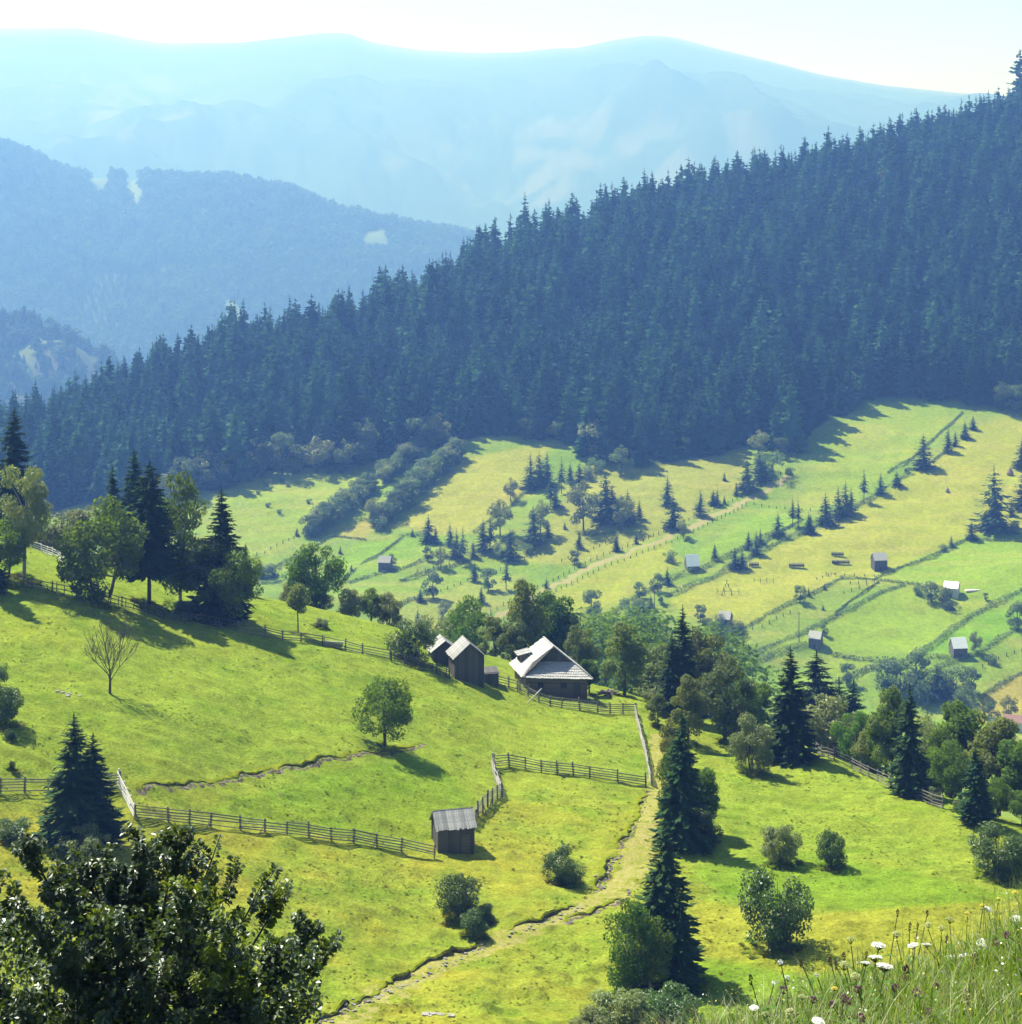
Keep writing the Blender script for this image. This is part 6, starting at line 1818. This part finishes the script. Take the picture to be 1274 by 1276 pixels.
FLOWERS = [
    ('umbel',1095,1178,8.6,'white umbel highest of the three close white umbels',1.15), ('umbel',1091,1193,8.3,'white umbel in the middle of the three close white umbels',1.1), ('umbel',1103,1204,8.0,'broad white umbel lowest of the three close white umbels',1.3), ('umbel',1079,1200,8.2,'small white umbel left of the three close white umbels',.8),
    ('umbel',1186,1193,8.8,'left half of the wide pair of flat white umbels',1.1), ('umbel',1203,1191,8.8,'right half of the wide pair of flat white umbels',1.1), ('umbel',1226,1184,8.9,'white umbel alone above the wide pair',1.2), ('umbel',1267,1178,9.0,'white umbel at the right edge of the view',1.1), ('umbel',1138,1178,8.9,'thin white umbel among brown spikes',.9), ('umbel',1155,1177,9.0,'small white umbel beside the brown spikes',.8), ('umbel',1232,1133,9.6,'cream umbel highest on the flowery bank',.8), ('umbel',1020,1273,7.3,'white umbel at the bottom edge of the bank',.9), ('umbel',940,1256,8.0,'lone white umbel at the left tip of the bank',.7),
    ('bud',1061,1172,8.6,'green closed umbel standing free on a tall stem',1.1), ('bud',1184,1147,9.3,'green umbel upper middle of the bank',1.1), ('bud',1157,1153,9.2,'green umbel left of the upper middle one',.9), ('bud',1174,1157,9.2,'small green umbel between the two upper ones',.9), ('bud',1253,1156,9.4,'green umbel right one of a pair by the edge',1.1), ('bud',1244,1159,9.4,'green umbel left one of a pair by the edge',1.0), ('bud',1118,1165,9.0,'green umbel above the brown spikes',1.1), ('bud',1218,1168,9.2,'wide green umbel above the lone white one',1.2), ('bud',1271,1158,9.5,'green umbel cut by the right edge',1.2), ('bud',1053,1204,8.2,'green-yellow umbel low at the left of the white ones',1.3), ('bud',1066,1217,8.0,'yellow-green umbel under the left white umbel',1.0), ('bud',1000,1243,7.8,'small green umbel at the left of the bank',.8), ('bud',955,1265,7.6,'dry-looking green umbel at the left bottom',.9), ('bud',985,1262,7.5,'pale green umbel left bottom among the grass',1.0),
    ('yellow',1245,1120,9.7,'yellow sprig near the top right of the bank',.8), ('yellow',1225,1128,9.6,'yellow sprig left of the cream umbel',.8), ('yellow',1206,1138,9.5,'yellow sprig on a bent stem',.7), ('yellow',1040,1232,7.8,'small yellow flower among the purple clover',.8), ('yellow',1265,1112,9.8,'topmost yellow sprig by the right edge',.8),
    ('clock',973,1199,8.4,'white seed clock highest at the left of the bank',1.0), ('clock',981,1218,8.2,'white seed clock below the highest one',.9), ('clock',965,1225,8.2,'white seed clock left of the lower clock',.9), ('clock',1018,1215,8.2,'faint seed clock among grey spikes',.8),
    ('clover',1051,1244,7.7,'purple clover left one of the clover pair',1.2), ('clover',1057,1248,7.6,'purple clover right one of the clover pair',1.1), ('clover',1069,1233,7.8,'purple clover above the clover pair',1.1), ('clover',1143,1238,7.7,'pinkish clover in the middle of the bank',1.4), ('clover',1157,1263,7.3,'bright purple clover near the bottom edge',1.4), ('clover',1242,1206,8.3,'dark clover at the right of the bank',1.2), ('clover',1231,1172,8.9,'dark clover beside the lone white umbel',1.1), ('clover',1116,1231,7.8,'pale clover below the three white umbels',1.2), ('clover',977,1234,8.0,'brown clover head at the left of the bank',1.2), ('clover',1037,1252,7.6,'clover at the left of the clover pair',1.1), ('clover',1073,1268,7.3,'brown clover head at the bottom edge',1.2), ('clover',1168,1229,7.9,'small brown clover right of the pinkish one',1.0), ('clover',1255,1222,8.0,'brown clover near the lower right edge',1.1), ('clover',1014,1246,7.7,'clover far left of the clover group',1.0), ('clover',1207,1250,7.6,'clover low at the right of the bank',1.1),
    ('spike',1119,1138,9.3,'tallest thin brown seed spike over the mown strip',1.0), ('spike',1134,1155,9.1,'brown seed spike right of the tallest spike',1.0), ('spike',1144,1154,9.1,'brown seed spike second right of the tallest spike',.8), ('spike',1156,1138,9.3,'thin seed spike beside the green umbels',.8), ('spike',1052,1192,8.5,'brown spike left of the green closed umbel',1.0), ('spike',1035,1198,8.4,'grey seed spike at the left of the bank',1.1), ('spike',1042,1203,8.3,'short grey seed spike at the left of the bank',1.0), ('spike',999,1200,8.4,'slim seed spike before the big bush shadow',.9), ('spike',936,1221,8.2,'tall seed spike at the left tip of the bank',1.2), ('spike',1130,1212,8.1,'dark dock spike under the three white umbels',1.6), ('spike',1215,1206,8.2,'dark dock spike below the wide white pair',1.8), ('spike',1207,1260,7.4,'brown spike at the bottom right',1.2), ('spike',1080,1190,8.5,'brown spike behind the white umbels',.9), ('spike',1180,1170,9.0,'brown spike above the wide white pair',.9),
]
for f in FLOWERS:
    flower(f[0], f[1], f[2], f[3], f[4], {'clock': 'seed head', 'spike': 'seed head'}.get(f[0], 'flower'), f[5] * (.82 if f[0] == 'umbel' else .9), None, f[0] == 'spike')

# countless tiny florets and seeds caught in the grass of the bank
nf = 2600
fu, fy_ = g.uniform(600, 1500, nf), g.uniform(6.4, 10.0, nf)
fx_ = (fu - CU) / F * fy_
fz_ = np.array([gz(a, b) for a, b in zip(fx_, fy_)]) + g.uniform(.05, .27, nf)
dd_ = unit(g.normal(size=(nf, 3))); nn_ = unit(g.normal(size=(nf, 3)) + np.array([0, 0, 1.0]))
ls_ = g.uniform(.006, .015, nf)
v_, q_ = rhombs(np.stack([fx_, fy_, fz_], 1), dd_, nn_, ls_, ls_ * .8)
o = obj('bank_florets', mesh_np('bank_florets', v_, q_, [M['petal_white'], M['petal_green'], M['petal_purple'], M['petal_yellow']], g.choice([0, 1, 1, 2, 3], nf)))
tag(o, kind='stuff')

# ---------------------------------------------------------------- tussocks on the near meadow
tv, tq = [], []
gg = np.random.default_rng(31)
def tuft_mesh(n, h, sp, mat, nm):
    a = gg.uniform(0, 6.28, n); r = gg.uniform(0, sp, n)
    c = np.stack([np.cos(a) * r, np.sin(a) * r, np.full(n, h * .42)], 1)
    d = unit(np.stack([np.cos(a) * .6, np.sin(a) * .6, np.full(n, 1.0)], 1) + gg.normal(size=(n, 3)) * .3)
    nn_ = unit(np.stack([np.cos(a), np.sin(a), np.full(n, .4)], 1) + gg.normal(size=(n, 3)) * .3)
    l = h * gg.uniform(.6, 1.2, n)
    v, q = rhombs(c, d, nn_, l, l * .22)
    return mesh_np(nm, v, q, [M[mat]])
M['tuft'] = leaf_mat('meadow_tussock', (.14, .215, .010), (.19, .25, .014), .8, .45, (1.3, 1.3, .6), .1, .35, .6)
M['tuft_dry'] = leaf_mat('dry_tussock', (.17, .18, .018), (.23, .21, .03), .8, .45, (1.2, 1.1, .7), .1, .35, .6)
tsrc = []
for k, (mt, u_, v_2) in enumerate((('tuft', 620, 1010), ('tuft_dry', 640, 1085), ('tuft', 700, 1050))):
    p = hit(u_, v_2)
    o = obj('grass_tussock', tuft_mesh(26, 1.0, .55, mt, 'grass_tussock'), None, p, None, (.35, .35, .28))
    tag(o, kind='stuff')
    tsrc.append(o)
tp, ts, ti = [], [], []
g = np.random.default_rng(41)
cnt = 0
while cnt < 9000:
    u = g.uniform(-30, 1300); y = g.uniform(136, 262)
    x = (u - CU) / F * y
    f1 = fbm(np.array([x / 5.0]), np.array([y / 5.0]), 7, 3)[0]
    if f1 < .40 + .12 * g.random(): continue
    if np.interp(u, ua, np.exp(LY[8])) < y - 2: continue
    z = gz(x, y)
    v = HV - z / y * F
    dryp = .75 if v > 990 and u < 900 else .22
    tp.append((x, y, z - .02)); ts.append(g.uniform(.07, .2) * (1.6 if g.random() < .05 else 1)); ti.append(1 if g.random() < dryp else (0 if g.random() < .5 else 2))
    cnt += 1
for bx_, by_, br_ in BASES:                    # longer grass left standing round stems and bushes
    for _ in range(int(10 + br_ * 22)):
        a = g.uniform(0, 6.28); r = br_ * g.uniform(.3, 1.15) + g.uniform(0, .3)
        x, y = bx_ + math.cos(a) * r, by_ + math.sin(a) * r
        tp.append((x, y, gz(x, y) - .02)); ts.append(g.uniform(.25, .6)); ti.append(int(g.integers(0, 3))); cnt += 1
ts = np.array(ts)
scatter('meadow_grass', tp, ts * 1.5, ts * .6, g.uniform(0, 6.28, cnt), np.array(ti), tsrc)
# ---------------------------------------------------------------- haze: one closed box of thin air round everything
hb = MB()
zmin = float(GZ.min()) - 1.0
hb.box(-10400, -60, zmin, 10400, 20500, max(float(GZ.max()), 60.0) + 60.0)
hmt = bpy.data.materials.new('thin_air')
hmt.use_nodes = True
hn = hmt.node_tree
for n_ in list(hn.nodes):
    if n_.type == 'BSDF_PRINCIPLED': hn.nodes.remove(n_)
pv = hn.nodes.new('ShaderNodeVolumePrincipled')
pv.inputs['Color'].default_value = HAZE_COL
pv.inputs['Absorption Color'].default_value = (1, 1, 1, 1)
pv.inputs['Density'].default_value = HAZE_DENS
pv.inputs['Density Attribute'].default_value = ''
pv.inputs['Anisotropy'].default_value = HAZE_G
hn.links.new(pv.outputs[0], [n_ for n_ in hn.nodes if n_.type == 'OUTPUT_MATERIAL'][0].inputs['Volume'])
hz = obj('haze', hb.mesh('haze', [hmt]))
tag(hz, kind='stuff')
